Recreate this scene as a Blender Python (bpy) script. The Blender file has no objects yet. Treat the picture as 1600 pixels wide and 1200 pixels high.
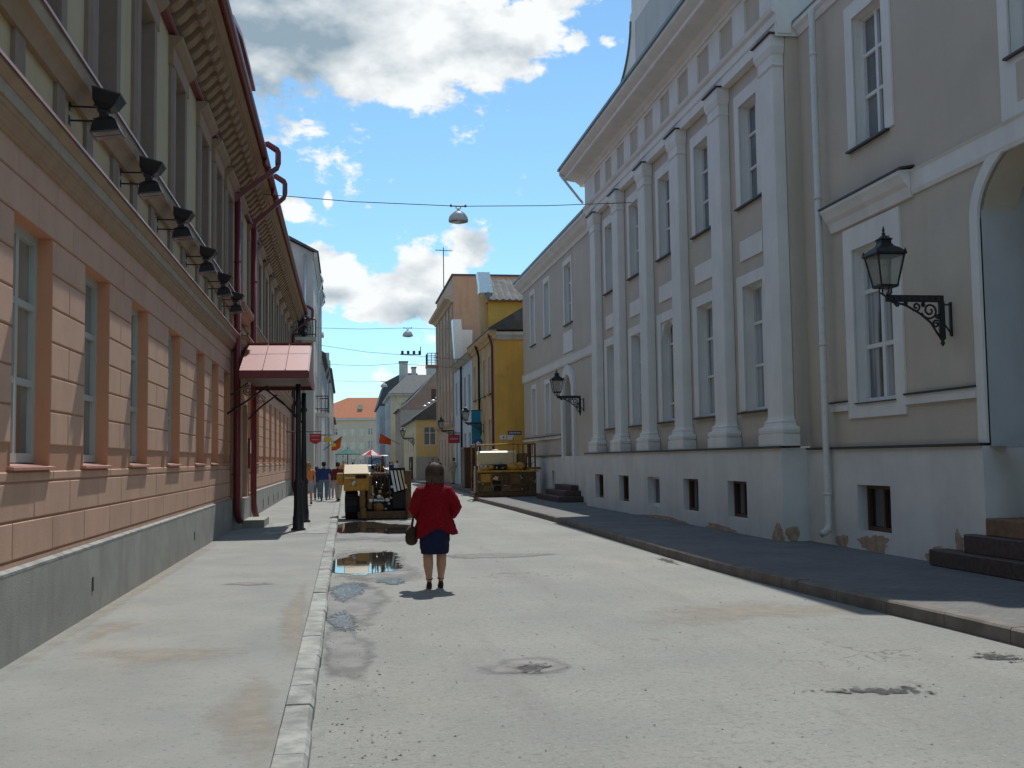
import bpy, bmesh, math, random
from mathutils import Vector, Matrix
R = math.radians
random.seed(7)
scene = bpy.context.scene
COL = scene.collection

# ------------------------------------------------------------------ camera
F = 1700.0
dc = Vector(((540 - 800) / F, -(721 - 600) / F, -1)).normalized()   # street direction seen by the camera
rho = 0.014
ua, ub = -math.sin(rho), math.cos(rho)
uc = Vector((ua, ub, -(ua * dc.x + ub * dc.y) / dc.z)).normalized()
xc = dc.cross(uc)
W2C = Matrix((xc, dc, uc)).transposed()
cam_d = bpy.data.cameras.new('camera')
cam = bpy.data.objects.new('camera', cam_d)
COL.objects.link(cam)
cam_d.sensor_width = 36
cam_d.lens = 36 * F / 1600
cam_d.clip_end = 6000
cam.matrix_world = Matrix.Translation((0, 0, 1.7)) @ W2C.transposed().to_4x4()
scene.camera = cam

def ray(px, py):
    return (W2C.transposed() @ Vector(((px - 800) / F, -(py - 600) / F, -1))).normalized()

# ------------------------------------------------------------------ sun and sky
SUN = Vector((0.155, 0.66, 1.0)).normalized()
sun_d = bpy.data.lights.new('sun', 'SUN')
sun_d.energy = 4.0
sun_d.angle = R(0.53)
sun_d.color = (1.0, 0.965, 0.90)
sun = bpy.data.objects.new('sun', sun_d)
COL.objects.link(sun)
sun.rotation_euler = (-SUN).to_track_quat('-Z', 'Y').to_euler()
sun.location = (20, 60, 80)

world = bpy.data.worlds.new('World')
scene.world = world
world.use_nodes = True
nt = world.node_tree
nt.nodes.clear()
N, L = nt.nodes.new, nt.links.new
sky = N('ShaderNodeTexSky')
sky.sky_type = 'NISHITA'
sky.sun_disc = False
sky.sun_elevation = math.asin(SUN.z)
sky.sun_rotation = math.atan2(SUN.x, SUN.y)
sky.air_density = 1.0
sky.dust_density = 0.0
sky.ozone_density = 1.0
bg = N('ShaderNodeBackground')
bg.inputs[1].default_value = 0.15
tint = N('ShaderNodeMixRGB'); tint.blend_type = 'MULTIPLY'; tint.inputs[0].default_value = 1.0; tint.inputs[2].default_value = (.84, .98, .98, 1)
L(sky.outputs[0], tint.inputs[1]); L(tint.outputs[0], bg.inputs[0])
hz = N('ShaderNodeMixRGB'); hz.inputs[1].default_value = (.62, .84, .94, 1); hz.inputs[2].default_value = (.76, .97, 1.0, 1)
L(hz.outputs[0], tint.inputs[2])
tc = N('ShaderNodeTexCoord')

def wmath(op, a, b=None, c=None, clamp=False):
    n = N('ShaderNodeMath'); n.operation = op; n.use_clamp = clamp
    for i, v in enumerate((a, b, c)):
        if v is None: continue
        if isinstance(v, (int, float)): n.inputs[i].default_value = v
        else: L(v, n.inputs[i])
    return n.outputs[0]

def blob(px, py, rx, ry, w=1.0):
    c = ray(px, py)
    s = N('ShaderNodeVectorMath'); s.operation = 'SUBTRACT'
    L(tc.outputs['Generated'], s.inputs[0]); s.inputs[1].default_value = c
    m = N('ShaderNodeVectorMath'); m.operation = 'MULTIPLY'
    L(s.outputs[0], m.inputs[0]); m.inputs[1].default_value = (1590 / rx, 600 / rx, 1590 / ry)
    l = N('ShaderNodeVectorMath'); l.operation = 'LENGTH'
    L(m.outputs[0], l.inputs[0])
    return wmath('SUBTRACT', w, l.outputs['Value'])

def union(bl):
    o = blob(*bl[0])
    for b in bl[1:]: o = wmath('MAXIMUM', o, blob(*b))
    return o

cloud_blobs = [(385, 20, 190, 140, 1), (560, 40, 170, 130, 1), (700, 40, 170, 120, 1), (640, 110, 120, 60, 1), (790, 70, 100, 90, 1),
               (470, 100, 110, 50, .8), (880, -10, 75, 45, .9), (900, 67, 36, 30, .72), (945, 62, 34, 24, .6), (480, 190, 22, 9, .5),
               (452, 326, 36, 26, .95), (512, 314, 15, 28, .62),
               (515, 430, 76, 56, 1), (590, 452, 84, 54, 1), (660, 432, 70, 58, 1), (735, 388, 46, 48, 1.1), (700, 440, 80, 56, 1),
               (625, 470, 110, 40, 1), (575, 490, 50, 18, .9), (650, 585, 60, 30, .7), (600, 590, 50, 34, .6)]
cov = union(cloud_blobs)
grey = union([(375, 15, 215, 150, 1.25), (520, 462, 90, 24, .65), (640, 494, 120, 40, .75), (757, 432, 36, 48, .5), (590, 60, 60, 26, .25)])
def noise(scale, detail, rough, off=(0, 0, 0), stretch=(1, 1, 1.6)):
    mp = N('ShaderNodeMapping'); mp.inputs['Location'].default_value = off; mp.inputs['Scale'].default_value = stretch
    L(tc.outputs['Generated'], mp.inputs[0])
    n = N('ShaderNodeTexNoise'); n.inputs['Scale'].default_value = scale
    n.inputs['Detail'].default_value = detail; n.inputs['Roughness'].default_value = rough
    L(mp.outputs[0], n.inputs['Vector'])
    return n.outputs[0]
fine = noise(15, 12, .66)
broad = noise(2.6, 4, .5, (3.1, 1.7, 0.4))
sep = N('ShaderNodeSeparateXYZ'); L(tc.outputs['Generated'], sep.inputs[0])
L(wmath('MULTIPLY', sep.outputs['Z'], 3.2, clamp=True), hz.inputs[0])
# away from the mapped clouds the same kind of broken cumulus goes on
away = wmath('MULTIPLY', wmath('SUBTRACT', .62, sep.outputs['Y']), 3.0, clamp=True)
gen = wmath('MULTIPLY', wmath('MULTIPLY', wmath('SUBTRACT', broad, .52), 5.0), away)
cov = wmath('MAXIMUM', cov, gen)
dens = wmath('ADD', cov, wmath('MULTIPLY', wmath('SUBTRACT', fine, .5), 2.3))
mr = N('ShaderNodeMapRange'); mr.interpolation_type = 'SMOOTHSTEP'
mr.inputs['From Min'].default_value = .16; mr.inputs['From Max'].default_value = .42
L(dens, mr.inputs['Value'])
up = wmath('MULTIPLY', sep.outputs['Z'], 12.0, clamp=True)
alpha = wmath('MULTIPLY', mr.outputs[0], up)
mid_a = noise(15, 4, .55)
shade_n = noise(15, 4, .55, (0.010, 0.02, 0.04))
lit = wmath('MULTIPLY', wmath('SUBTRACT', mid_a, shade_n), 1.5)
g2 = wmath('MULTIPLY', wmath('ADD', wmath('MULTIPLY', grey, 1.5), wmath('MULTIPLY', wmath('SUBTRACT', fine, .5), .6)), 1.0, clamp=True)
val = wmath('ADD', wmath('SUBTRACT', .95, wmath('MULTIPLY', g2, .64)), lit)
val = wmath('MAXIMUM', val, .16)
val = wmath('MINIMUM', val, 1.05)
cr = N('ShaderNodeMixRGB'); cr.inputs[1].default_value = (.30, .40, .48, 1); cr.inputs[2].default_value = (.96, .99, 1.0, 1)
L(wmath('MULTIPLY', wmath('SUBTRACT', val, .25), 1.35, clamp=True), cr.inputs[0])
cb = N('ShaderNodeBackground'); cb.inputs[1].default_value = 1.0
L(cr.outputs[0], cb.inputs[0])
ms = N('ShaderNodeMixShader')
L(alpha, ms.inputs[0]); L(bg.outputs[0], ms.inputs[1]); L(cb.outputs[0], ms.inputs[2])
wo = N('ShaderNodeOutputWorld'); L(ms.outputs[0], wo.inputs[0])

vs = scene.view_settings
vs.view_transform = 'Standard'; vs.look = 'None'; vs.gamma = 1; vs.exposure = 0.0
vs.use_curve_mapping = False

# ------------------------------------------------------------------ helpers
WO = {}                       # world origin of what has been built

class MB:
    def __init__(s): s.v, s.f = [], []
    def add(s, vs_, fs):
        b = len(s.v); s.v += [tuple(p) for p in vs_]; s.f += [tuple(i + b for i in f) for f in fs]; return s
    def box(s, x0, x1, y0, y1, z0, z1):
        return s.add([(x0, y0, z0), (x1, y0, z0), (x1, y1, z0), (x0, y1, z0), (x0, y0, z1), (x1, y0, z1), (x1, y1, z1), (x0, y1, z1)],
                     [(0, 3, 2, 1), (4, 5, 6, 7), (0, 1, 5, 4), (1, 2, 6, 5), (2, 3, 7, 6), (3, 0, 4, 7)])
    def quad(s, *p): return s.add(p, [tuple(range(len(p)))])
    def prism(s, prof, a0, a1, axis='y'):
        n = len(prof)
        T = (lambda p, a: (p[0], a, p[1])) if axis == 'y' else ((lambda p, a: (a, p[0], p[1])) if axis == 'x' else (lambda p, a: (p[0], p[1], a)))
        vs_ = [T(p, a0) for p in prof] + [T(p, a1) for p in prof]
        fs = [(i, (i + 1) % n, n + (i + 1) % n, n + i) for i in range(n)] + [tuple(range(n))[::-1], tuple(range(n, 2 * n))]
        return s.add(vs_, fs)
    def rings(s, rs, cap=True):
        n = len(rs[0]); fs = []
        for k in range(len(rs) - 1):
            fs += [(k * n + i, k * n + (i + 1) % n, (k + 1) * n + (i + 1) % n, (k + 1) * n + i) for i in range(n)]
        if cap: fs += [tuple(range(n))[::-1], tuple(range((len(rs) - 1) * n, len(rs) * n))]
        return s.add([p for r in rs for p in r], fs)
    def tube(s, pts, r, n=8, cap=True):
        pts = [Vector(p) for p in pts]; rs = []
        rr = r if isinstance(r, (list, tuple)) else [r] * len(pts)
        nrm = None
        for i, p in enumerate(pts):
            t = (pts[min(i + 1, len(pts) - 1)] - pts[max(i - 1, 0)]).normalized()
            if nrm is None: nrm = t.orthogonal().normalized()
            nrm = (nrm - t * nrm.dot(t)).normalized()
            b = t.cross(nrm)
            rs.append([p + (nrm * math.cos(2 * math.pi * k / n) + b * math.sin(2 * math.pi * k / n)) * rr[i] for k in range(n)])
        return s.rings(rs, cap)
    def lathe(s, prof, c=(0, 0, 0), n=16):
        return s.rings([[(c[0] + r * math.cos(2 * math.pi * k / n), c[1] + r * math.sin(2 * math.pi * k / n), c[2] + z) for k in range(n)] for r, z in prof])
    def stack(s, rs, n=16):      # rs: (z, cx, cy, rx, ry)
        return s.rings([[(cx + rx * math.cos(2 * math.pi * k / n), cy + ry * math.sin(2 * math.pi * k / n), z) for k in range(n)] for z, cx, cy, rx, ry in rs])
    def ell(s, c, r, nu=12, nv=8):
        return s.stack([(c[2] - r[2] * math.cos(math.pi * (j + .02) / (nv + .04)), c[0], c[1], max(.002, r[0] * math.sin(math.pi * (j + .02) / (nv + .04))), max(.002, r[1] * math.sin(math.pi * (j + .02) / (nv + .04)))) for j in range(nv + 1)], nu)
    def mesh(s, name, off=(0, 0, 0), smooth=False, bevel=0, fix=True):
        me = bpy.data.meshes.new(name)
        me.from_pydata([(x - off[0], y - off[1], z - off[2]) for x, y, z in s.v], [], s.f)
        if fix or bevel:
            bm = bmesh.new(); bm.from_mesh(me)
            if fix: bmesh.ops.recalc_face_normals(bm, faces=bm.faces)
            if bevel: bmesh.ops.bevel(bm, geom=bm.edges[:], offset=bevel, segments=1, affect='EDGES')
            bm.to_mesh(me); bm.free()
        if smooth: me.polygons.foreach_set('use_smooth', [True] * len(me.polygons))
        return me
    def build(s, name, mat, parent=None, smooth=False, bevel=0, org=None):
        po = WO[parent.name] if parent else Vector((0, 0, 0))
        og = Vector(org) if org is not None else po
        return inst(name, s.mesh(name, og, smooth, bevel), mat, parent, og)

def inst(name, me, mat, parent=None, wloc=(0, 0, 0), rot=None, scale=None):
    o = bpy.data.objects.new(name, me)
    if mat and not me.materials: me.materials.append(mat)
    COL.objects.link(o)
    wloc = Vector(wloc)
    if parent: o.parent = parent; o.location = wloc - WO[parent.name]
    else: o.location = wloc
    if rot: o.rotation_euler = rot
    if scale: o.scale = scale
    WO[o.name] = wloc
    return o

def tag(o, label=None, cat=None, group=None, kind=None):
    if label: o['label'] = label
    if cat: o['category'] = cat
    if group: o['group'] = group
    if kind: o['kind'] = kind
    return o

def thing(name, label, cat, loc=(0, 0, 0), group=None):
    o = bpy.data.objects.new(name, None)
    o.empty_display_size = .3
    COL.objects.link(o); o.location = loc; WO[o.name] = Vector(loc)
    return tag(o, label, cat, group)

def kids(o): return [c for c in bpy.data.objects if c.parent == o]
def copy_tree(o, parent=None):
    c = o.copy(); COL.objects.link(c); c.parent = parent
    for k in kids(o): copy_tree(k, c)
    return c

# ------------------------------------------------------------------ materials
def NT(name):
    m = bpy.data.materials.new(name); m.use_nodes = True
    t = m.node_tree; b = t.nodes['Principled BSDF']
    return m, t, b

def tnoise(t, scale, detail=5, rough=.55, stretch=None, src=None):
    g = src or t.nodes.new('ShaderNodeNewGeometry').outputs['Position']
    if stretch:
        mp = t.nodes.new('ShaderNodeMapping'); mp.inputs['Scale'].default_value = stretch
        t.links.new(g, mp.inputs[0]); g = mp.outputs[0]
    n = t.nodes.new('ShaderNodeTexNoise')
    n.inputs['Scale'].default_value = scale; n.inputs['Detail'].default_value = detail; n.inputs['Roughness'].default_value = rough
    t.links.new(g, n.inputs['Vector'])
    return n.outputs[0]

def tramp(t, fac, lo, hi):
    n = t.nodes.new('ShaderNodeMapRange'); n.interpolation_type = 'SMOOTHSTEP'
    n.inputs['From Min'].default_value = lo; n.inputs['From Max'].default_value = hi
    t.links.new(fac, n.inputs['Value']); return n.outputs[0]

def tmix(t, fac, a, b):
    n = t.nodes.new('ShaderNodeMixRGB')
    if isinstance(fac, float): n.inputs[0].default_value = fac
    else: t.links.new(fac, n.inputs[0])
    for i, c in ((1, a), (2, b)):
        if isinstance(c, tuple): n.inputs[i].default_value = (*c[:3], 1)
        else: t.links.new(c, n.inputs[i])
    return n.outputs[0]

def tbump(t, b, h, strength, dist=.02):
    n = t.nodes.new('ShaderNodeBump'); n.inputs['Strength'].default_value = strength; n.inputs['Distance'].default_value = dist
    t.links.new(h, n.inputs['Height']); t.links.new(n.outputs[0], b.inputs['Normal']); return n

def mul(c, k): return tuple(min(1, x * k) for x in c)

def paint(name, col, rough=.85, var=.10, scale=1.2, bump=.25, bscale=60, metal=0.0, spec=.3, streak=.06, patch=None, plo=.60, phi=.72, pscale=.8, each=0.0):
    m, t, b = NT(name)
    c = tmix(t, tramp(t, tnoise(t, scale, 6, .6), .3, .7), mul(col, 1 - var), mul(col, 1 + var))
    if streak:
        s = tramp(t, tnoise(t, 3.0, 4, .6, (1, 1, .13)), .45, .75)
        k = t.nodes.new('ShaderNodeMath'); k.operation = 'MULTIPLY'; k.inputs[1].default_value = streak * 5
        t.links.new(s, k.inputs[0])
        c = tmix(t, k.outputs[0], c, mul(col, .72))
    if patch: c = tmix(t, tramp(t, tnoise(t, pscale, 8, .65), plo, phi), c, patch)
    if each:      # every piece a slightly different tone
        oi = t.nodes.new('ShaderNodeObjectInfo'); k = t.nodes.new('ShaderNodeMapRange'); k.inputs['To Min'].default_value = 1 - each; k.inputs['To Max'].default_value = 1 + each
        t.links.new(oi.outputs['Random'], k.inputs['Value'])
        mm = t.nodes.new('ShaderNodeMixRGB'); mm.blend_type = 'MULTIPLY'; mm.inputs[0].default_value = 1
        t.links.new(c, mm.inputs[1]); t.links.new(k.outputs[0], mm.inputs[2]); c = mm.outputs[0]
    t.links.new(c, b.inputs['Base Color'])
    b.inputs['Roughness'].default_value = rough; b.inputs['Metallic'].default_value = metal; b.inputs['Specular IOR Level'].default_value = spec
    if bump: tbump(t, b, tnoise(t, bscale, 4, .6), bump, .01)
    return m

def metal(name, col, rough=.45, var=.12, patch=None, mt=0.0, spec=.5):
    m, t, b = NT(name)
    n = tnoise(t, 9, 6, .65)
    c = tmix(t, tramp(t, n, .3, .7), mul(col, 1 - var), mul(col, 1 + var))
    if patch: c = tmix(t, tramp(t, tnoise(t, 5, 8, .7), .52, .66), c, patch)
    t.links.new(c, b.inputs['Base Color'])
    rr = t.nodes.new('ShaderNodeMapRange'); rr.inputs['To Min'].default_value = rough * .8; rr.inputs['To Max'].default_value = min(1, rough * 1.3)
    t.links.new(n, rr.inputs['Value']); t.links.new(rr.outputs[0], b.inputs['Roughness'])
    b.inputs['Metallic'].default_value = mt; b.inputs['Specular IOR Level'].default_value = spec
    tbump(t, b, tnoise(t, 25, 3), .08, .01)
    return m

def glass(name, col, curtain=None, rough=.04):
    m, t, b = NT(name)
    g = t.nodes.new('ShaderNodeNewGeometry').outputs['Position']
    c = tmix(t, tramp(t, tnoise(t, .7, 3, .5, src=g), .35, .65), mul(col, .6), mul(col, 1.4))
    if curtain:
        f = tramp(t, tnoise(t, 5, 2, .4, (1.0, 1.0, .06), g), .36, .54)
        c = tmix(t, f, c, curtain)
    t.links.new(c, b.inputs['Base Color'])
    b.inputs['Roughness'].default_value = rough; b.inputs['Specular IOR Level'].default_value = .6; b.inputs['IOR'].default_value = 2.2
    tbump(t, b, tnoise(t, 1.6, 2, .5, src=g), .14, .02)
    return m

m_salmon = paint('salmon plaster', (.535, .335, .235), var=.06, scale=2.0, bump=.35, streak=.05, each=.025)
m_salmon_j = paint('salmon joint plaster', (.44, .235, .145), var=.06, streak=0)
m_reveal = paint('orange reveal plaster', (.56, .27, .15), var=.05, streak=0)
m_conc = paint('grey plinth render', (.325, .32, .285), var=.12, scale=1.5, streak=.10, bump=.4)
m_yellow_w = paint('pale yellow plaster', (.52, .42, .25), var=.05)
m_tan = paint('tan stucco trim', (.34, .235, .15), var=.07, scale=4)
m_brown = paint('brown stucco surround', (.28, .21, .16), var=.06, scale=4)
m_greyband = paint('grey cornice band', (.36, .31, .24), var=.08, scale=3)
m_redmetal = metal('dark red painted sheet', (.165, .022, .022), .38, .12)
m_redroof = metal('red roof sheet', (.26, .05, .045), .5, .18, (.20, .045, .04))
m_copper = metal('pinkish flashing', (.50, .25, .20), .35, .1)
m_frame_l = paint('grey green window paint', (.42, .44, .40), rough=.5, var=.05, streak=0, bump=.05)
m_glass_l = glass('beige window glass', (.17, .15, .12))
m_glass_d = glass('dark window glass', (.10, .112, .12))
m_glass_c = glass('curtained window glass', (.06, .07, .08), (.36, .38, .38))
m_dark = paint('soot dark', (.018, .017, .016), rough=.7, var=.2, streak=0)
m_iron = metal('black cast iron', (.014, .014, .016), .42, .25)
m_lampglass = glass('lantern glass', (.30, .28, .22), rough=.2)
m_gwall = paint('grey beige plaster', (.54, .475, .385), var=.06, scale=.9, streak=.03, bump=.5, bscale=45, patch=(.485, .42, .34), plo=.50, phi=.80, pscale=.45)
m_white = paint('white stucco', (.73, .71, .665), var=.05, scale=1.5, streak=.05, bump=.2)
m_white2 = paint('white painted plinth', (.67, .655, .61), var=.07, scale=1.1, streak=.05, bump=.4, patch=(.58, .555, .52), plo=.62, phi=.78)
m_peel = paint('bare peeled plaster', (.44, .315, .215), var=.25, scale=9, streak=0, bump=.8)
m_cream_pipe = metal('cream painted pipe', (.62, .60, .53), .45, .06)
m_wframe = paint('white window paint', (.70, .70, .68), rough=.5, var=.04, streak=0, bump=.05)
m_green_roof = metal('green roof sheet', (.13, .19, .165), .45, .12)
m_flash = metal('dark flashing', (.035, .032, .03), .5, .2)
m_step = paint('red granite', (.085, .058, .05), rough=.6, var=.25, scale=14, streak=0, patch=(.11, .075, .065))
m_steptop = paint('worn step stone', (.21, .125, .075), var=.2, scale=6, streak=0)
m_niche = paint('blue grey niche plaster', (.48, .49, .49), var=.05)
m_dado = paint('grey niche dado', (.30, .315, .335), var=.06)
m_ochre = paint('ochre yellow plaster', (.74, .42, .09), var=.06, scale=1.3, streak=.08, patch=(.50, .30, .06))
m_ochre2 = paint('dull ochre plaster', (.58, .39, .19), var=.12, scale=1.0, streak=.12, patch=(.36, .29, .18))
m_orange = paint('orange plaster', (.66, .36, .22), var=.06)
m_orange2 = paint('dull orange facade', (.54, .39, .28), var=.07, streak=.08)
m_blue = paint('pale blue plaster', (.55, .60, .63), var=.07)
m_cream = paint('cream plaster', (.70, .61, .42), var=.07)
m_lemon = paint('lemon plaster', (.76, .53, .21), var=.06)
m_greyh = paint('grey beige gable plaster', (.44, .40, .34), var=.08)
m_pink = paint('brick pink plaster', (.38, .25, .19), var=.1)
m_pale = paint('pale grey plaster', (.56, .55, .50), var=.08, streak=.10)
m_pale2 = paint('pale bluish plaster', (.50, .53, .54), var=.08)
m_beige = paint('beige plaster', (.63, .53, .39), var=.05)
m_tile = paint('orange roof tile', (.44, .155, .07), var=.15, scale=6, streak=.05, bump=.6, bscale=14)
m_slate = paint('dark grey roofing', (.10, .105, .105), var=.2, scale=3, streak=.1)
m_corr = paint('weathered corrugated roofing', (.15, .145, .135), var=.3, scale=2, streak=.15, patch=(.22, .20, .17))
m_zinc = metal('bright zinc sheet', (.62, .66, .70), .32, .1, mt=.6)
m_door = paint('brown wood door', (.10, .05, .03), rough=.5, var=.2)
m_palegrey_door = paint('pale grey door', (.42, .44, .45), rough=.5, var=.05)
# ------------------------------------------------------------------ ground, road, pavements
def road_mat():
    m, t, b = NT('dusty asphalt')
    g = t.nodes.new('ShaderNodeNewGeometry').outputs['Position']
    c = tmix(t, tramp(t, tnoise(t, .55, 6, .6, src=g), .3, .7), (.232, .237, .217), (.285, .287, .262))
    c = tmix(t, tramp(t, tnoise(t, .9, 5, .6, (1.0, .10, 1), g), .46, .70), c, (.225, .226, .207))         # worn wheel tracks along the street
    c = tmix(t, tramp(t, tnoise(t, .30, 7, .62, (1, .6, 1), g), .54, .74), c, (.315, .300, .255))       # sandy dust
    c = tmix(t, tramp(t, tnoise(t, 1.6, 8, .72, (1.4, .6, 1), g), .58, .74), c, (.175, .172, .158))     # darker scuffs
    c = tmix(t, tramp(t, tnoise(t, 17, 6, .78, src=g), .51, .67), c, (.168, .165, .152))                 # stones
    c = tmix(t, tramp(t, tnoise(t, 40, 4, .75, src=g), .54, .71), c, (.13, .126, .115))
    c = tmix(t, tramp(t, tnoise(t, 23, 5, .8, (1.1, .9, 1), g), .565, .71), c, (.42, .413, .383))
    v = t.nodes.new('ShaderNodeTexVoronoi'); v.feature = 'DISTANCE_TO_EDGE'; v.inputs['Scale'].default_value = .42
    w = t.nodes.new('ShaderNodeVectorMath'); w.operation = 'ADD'
    nn = t.nodes.new('ShaderNodeTexNoise'); nn.inputs['Scale'].default_value = 2.2; nn.inputs['Detail'].default_value = 6
    t.links.new(g, nn.inputs['Vector'])
    sc = t.nodes.new('ShaderNodeVectorMath'); sc.operation = 'SCALE'; sc.inputs['Scale'].default_value = .9
    t.links.new(nn.outputs['Color'], sc.inputs[0]); t.links.new(g, w.inputs[0]); t.links.new(sc.outputs[0], w.inputs[1]); t.links.new(w.outputs[0], v.inputs['Vector'])
    cr_ = t.nodes.new('ShaderNodeMath'); cr_.operation = 'MULTIPLY'
    t.links.new(tramp(t, v.outputs['Distance'], .008, .002), cr_.inputs[0]); t.links.new(tramp(t, tnoise(t, .35, 3, .5, src=g), .56, .66), cr_.inputs[1])
    c = tmix(t, cr_.outputs[0], c, (.15, .14, .125))
    t.links.new(c, b.inputs['Base Color'])
    b.inputs['Roughness'].default_value = .82; b.inputs['Specular IOR Level'].default_value = .35
    ad = t.nodes.new('ShaderNodeMath'); ad.operation = 'MULTIPLY_ADD'; ad.inputs[1].default_value = .5
    t.links.new(tnoise(t, 60, 4, .7, src=g), ad.inputs[0]); t.links.new(tnoise(t, 5, 5, .6, src=g), ad.inputs[2])
    tbump(t, b, ad.outputs[0], .7, .02)
    return m
m_road = road_mat()
def side_mat(name, a, b_, dust, dark, tiles=False):
    m, t, b = NT(name)
    g = t.nodes.new('ShaderNodeNewGeometry').outputs['Position']
    c = tmix(t, tramp(t, tnoise(t, .8, 6, .6, src=g), .3, .7), a, b_)
    c = tmix(t, tramp(t, tnoise(t, .5, 8, .65, (1.2, .5, 1), g), .52, .70), c, dust)
    c = tmix(t, tramp(t, tnoise(t, 2.6, 8, .7, src=g), .66, .78), c, dark)
    c = tmix(t, tramp(t, tnoise(t, 26, 5, .75, src=g), .54, .72), c, mul(a, .62))
    c = tmix(t, tramp(t, tnoise(t, 19, 5, .8, src=g), .58, .74), c, mul(b_, 1.3))
    if tiles:
        br = t.nodes.new('ShaderNodeTexBrick'); br.inputs['Scale'].default_value = 3.0; br.inputs['Mortar Size'].default_value = .03
        br.inputs['Color1'].default_value = (1, 1, 1, 1); br.inputs['Color2'].default_value = (.82, .82, .82, 1); br.inputs['Mortar'].default_value = (.74, .74, .74, 1)
        t.links.new(g, br.inputs['Vector'])
        mm = t.nodes.new('ShaderNodeMixRGB'); mm.blend_type = 'MULTIPLY'; mm.inputs[0].default_value = 1
        t.links.new(c, mm.inputs[1]); t.links.new(br.outputs[0], mm.inputs[2]); c = mm.outputs[0]
    t.links.new(c, b.inputs['Base Color']); b.inputs['Roughness'].default_value = .85; b.inputs['Specular IOR Level'].default_value = .3
    ad = t.nodes.new('ShaderNodeMath'); ad.operation = 'MULTIPLY_ADD'; ad.inputs[1].default_value = .5
    t.links.new(tnoise(t, 70, 4, .7, src=g), ad.inputs[0]); t.links.new(tnoise(t, 4, 5, .6, src=g), ad.inputs[2])
    tbump(t, b, ad.outputs[0], .55, .02)
    return m
m_side = side_mat('grey pavement asphalt', (.228, .235, .222), (.28, .284, .264), (.31, .288, .245), (.185, .182, .17))
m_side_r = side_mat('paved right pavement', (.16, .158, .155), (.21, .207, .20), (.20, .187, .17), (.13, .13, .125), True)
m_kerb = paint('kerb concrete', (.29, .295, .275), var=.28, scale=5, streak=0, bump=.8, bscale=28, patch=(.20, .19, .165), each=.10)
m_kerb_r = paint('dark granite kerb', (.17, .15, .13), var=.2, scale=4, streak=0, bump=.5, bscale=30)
m_ground = paint('bare earth ground', (.20, .18, .15), var=.2, scale=.3, streak=0)
m_sand = paint('sand dust', (.36, .32, .26), var=.12, scale=7, streak=0, bump=.8, bscale=50)
m_wet = paint('wet asphalt', (.15, .142, .128), rough=.55, var=.35, scale=2.0, streak=0, bump=.6, bscale=55, spec=.4)
m_water, _t, _b = NT('puddle water')
_b.inputs['Base Color'].default_value = (.035, .032, .026, 1); _b.inputs['Roughness'].default_value = .03; _b.inputs['Specular IOR Level'].default_value = .5
tbump(_t, _b, tnoise(_t, 3.5, 3, .5), .03, .01)
m_puddle, _t, _b = NT('shallow puddle over gravel')
_b.inputs['Base Color'].default_value = (.17, .165, .15, 1); _b.inputs['Roughness'].default_value = .07
tbump(_t, _b, tramp(_t, tnoise(_t, 30, 4, .7), .42, .62), .22, .02)

gr = MB().quad((-900, -300, -.06), (900, -300, -.06), (900, 2500, -.06), (-900, 2500, -.06)).build('ground', m_ground)
tag(gr, 'bare earth ground under and beyond the street', kind='structure')

KR = [(-6, 5.95), (8.8, 5.83), (10.2, 5.76), (12, 5.60), (15.4, 5.42), (18, 5.40), (27, 5.54), (36, 5.47), (45.6, 5.30), (46.2, 5.42), (47, 6.2), (75, 6.15), (86, 4.9), (220, 4.4)]
def kr(y):
    for (ya, xa), (yb, xb) in zip(KR, KR[1:]):
        if ya <= y <= yb: return xa + (xb - xa) * (y - ya) / (yb - ya)
    return KR[-1][1]
ys = [-6] + list(range(-4, 221, 2))
rd = MB()
for a, b2 in zip(ys, ys[1:]):
    nx = 4
    for i in range(nx):
        q = []
        for y in (a, b2):
            w0, w1 = -.3, kr(y) + .1
            q.append([(w0 + (w1 - w0) * k / nx, y, 0.0) for k in (i, i + 1)])
        rd.quad(q[0][0], q[0][1], q[1][1], q[1][0])
rd = rd.build('road', m_road); tag(rd, 'dusty pale asphalt roadway running up the street', kind='structure')

sl = MB().prism([(-3.2, -.05), (-.40, -.05), (-.40, .10), (-3.2, .10)], -8, 220).build('left_pavement', m_side)
tag(sl, 'grey asphalt pavement beside the salmon building', kind='structure')
sr = MB()
top = [(kr(y) + .16, y) for y in ys]
for (xa, a), (xb, b2) in zip(top, top[1:]):
    sr.quad((xa, a, .14), (9.6, a, .14), (9.6, b2, .14), (xb, b2, .14))
    sr.quad((xa, a, -.02), (xb, b2, -.02), (xb, b2, .14), (xa, a, .14))
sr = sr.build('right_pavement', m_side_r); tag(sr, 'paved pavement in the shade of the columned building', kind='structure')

# kerbs, stone by stone
kl = thing('kerb', None, None); kl.name = 'left_kerb'; WO['left_kerb'] = Vector((0, 0, 0)); kl['kind'] = 'structure'; kl['label'] = 'pale concrete kerb along the left pavement'
y = 3.0
while y < 52:
    ln = random.choice((.62, .8, .98, .98)); j = random.uniform(-.012, .012); z = .108 + random.uniform(-.008, .006)
    w = .185 + random.uniform(-.01, .008)
    MB().prism([(-.40, -.06), (-.40 + w, -.06), (-.40 + w, z - .03), (-.40 + w - .025, z), (-.395, z)], y + .006, y + ln - .006).build('kerb_stone', m_kerb, kl, bevel=.004)
    y += ln
MB().box(-.40, -.22, y, 220, -.05, .106).build('kerb_run', m_kerb, kl)
MB().box(-.40, -.22, -6, 3.0, -.05, .106).build('kerb_run', m_kerb, kl)
kq = thing('kerb', None, None); kq.name = 'right_kerb'; WO['right_kerb'] = Vector((0, 0, 0)); kq['kind'] = 'structure'; kq['label'] = 'dark granite kerb along the shaded right pavement'
y = 3.0
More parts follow.
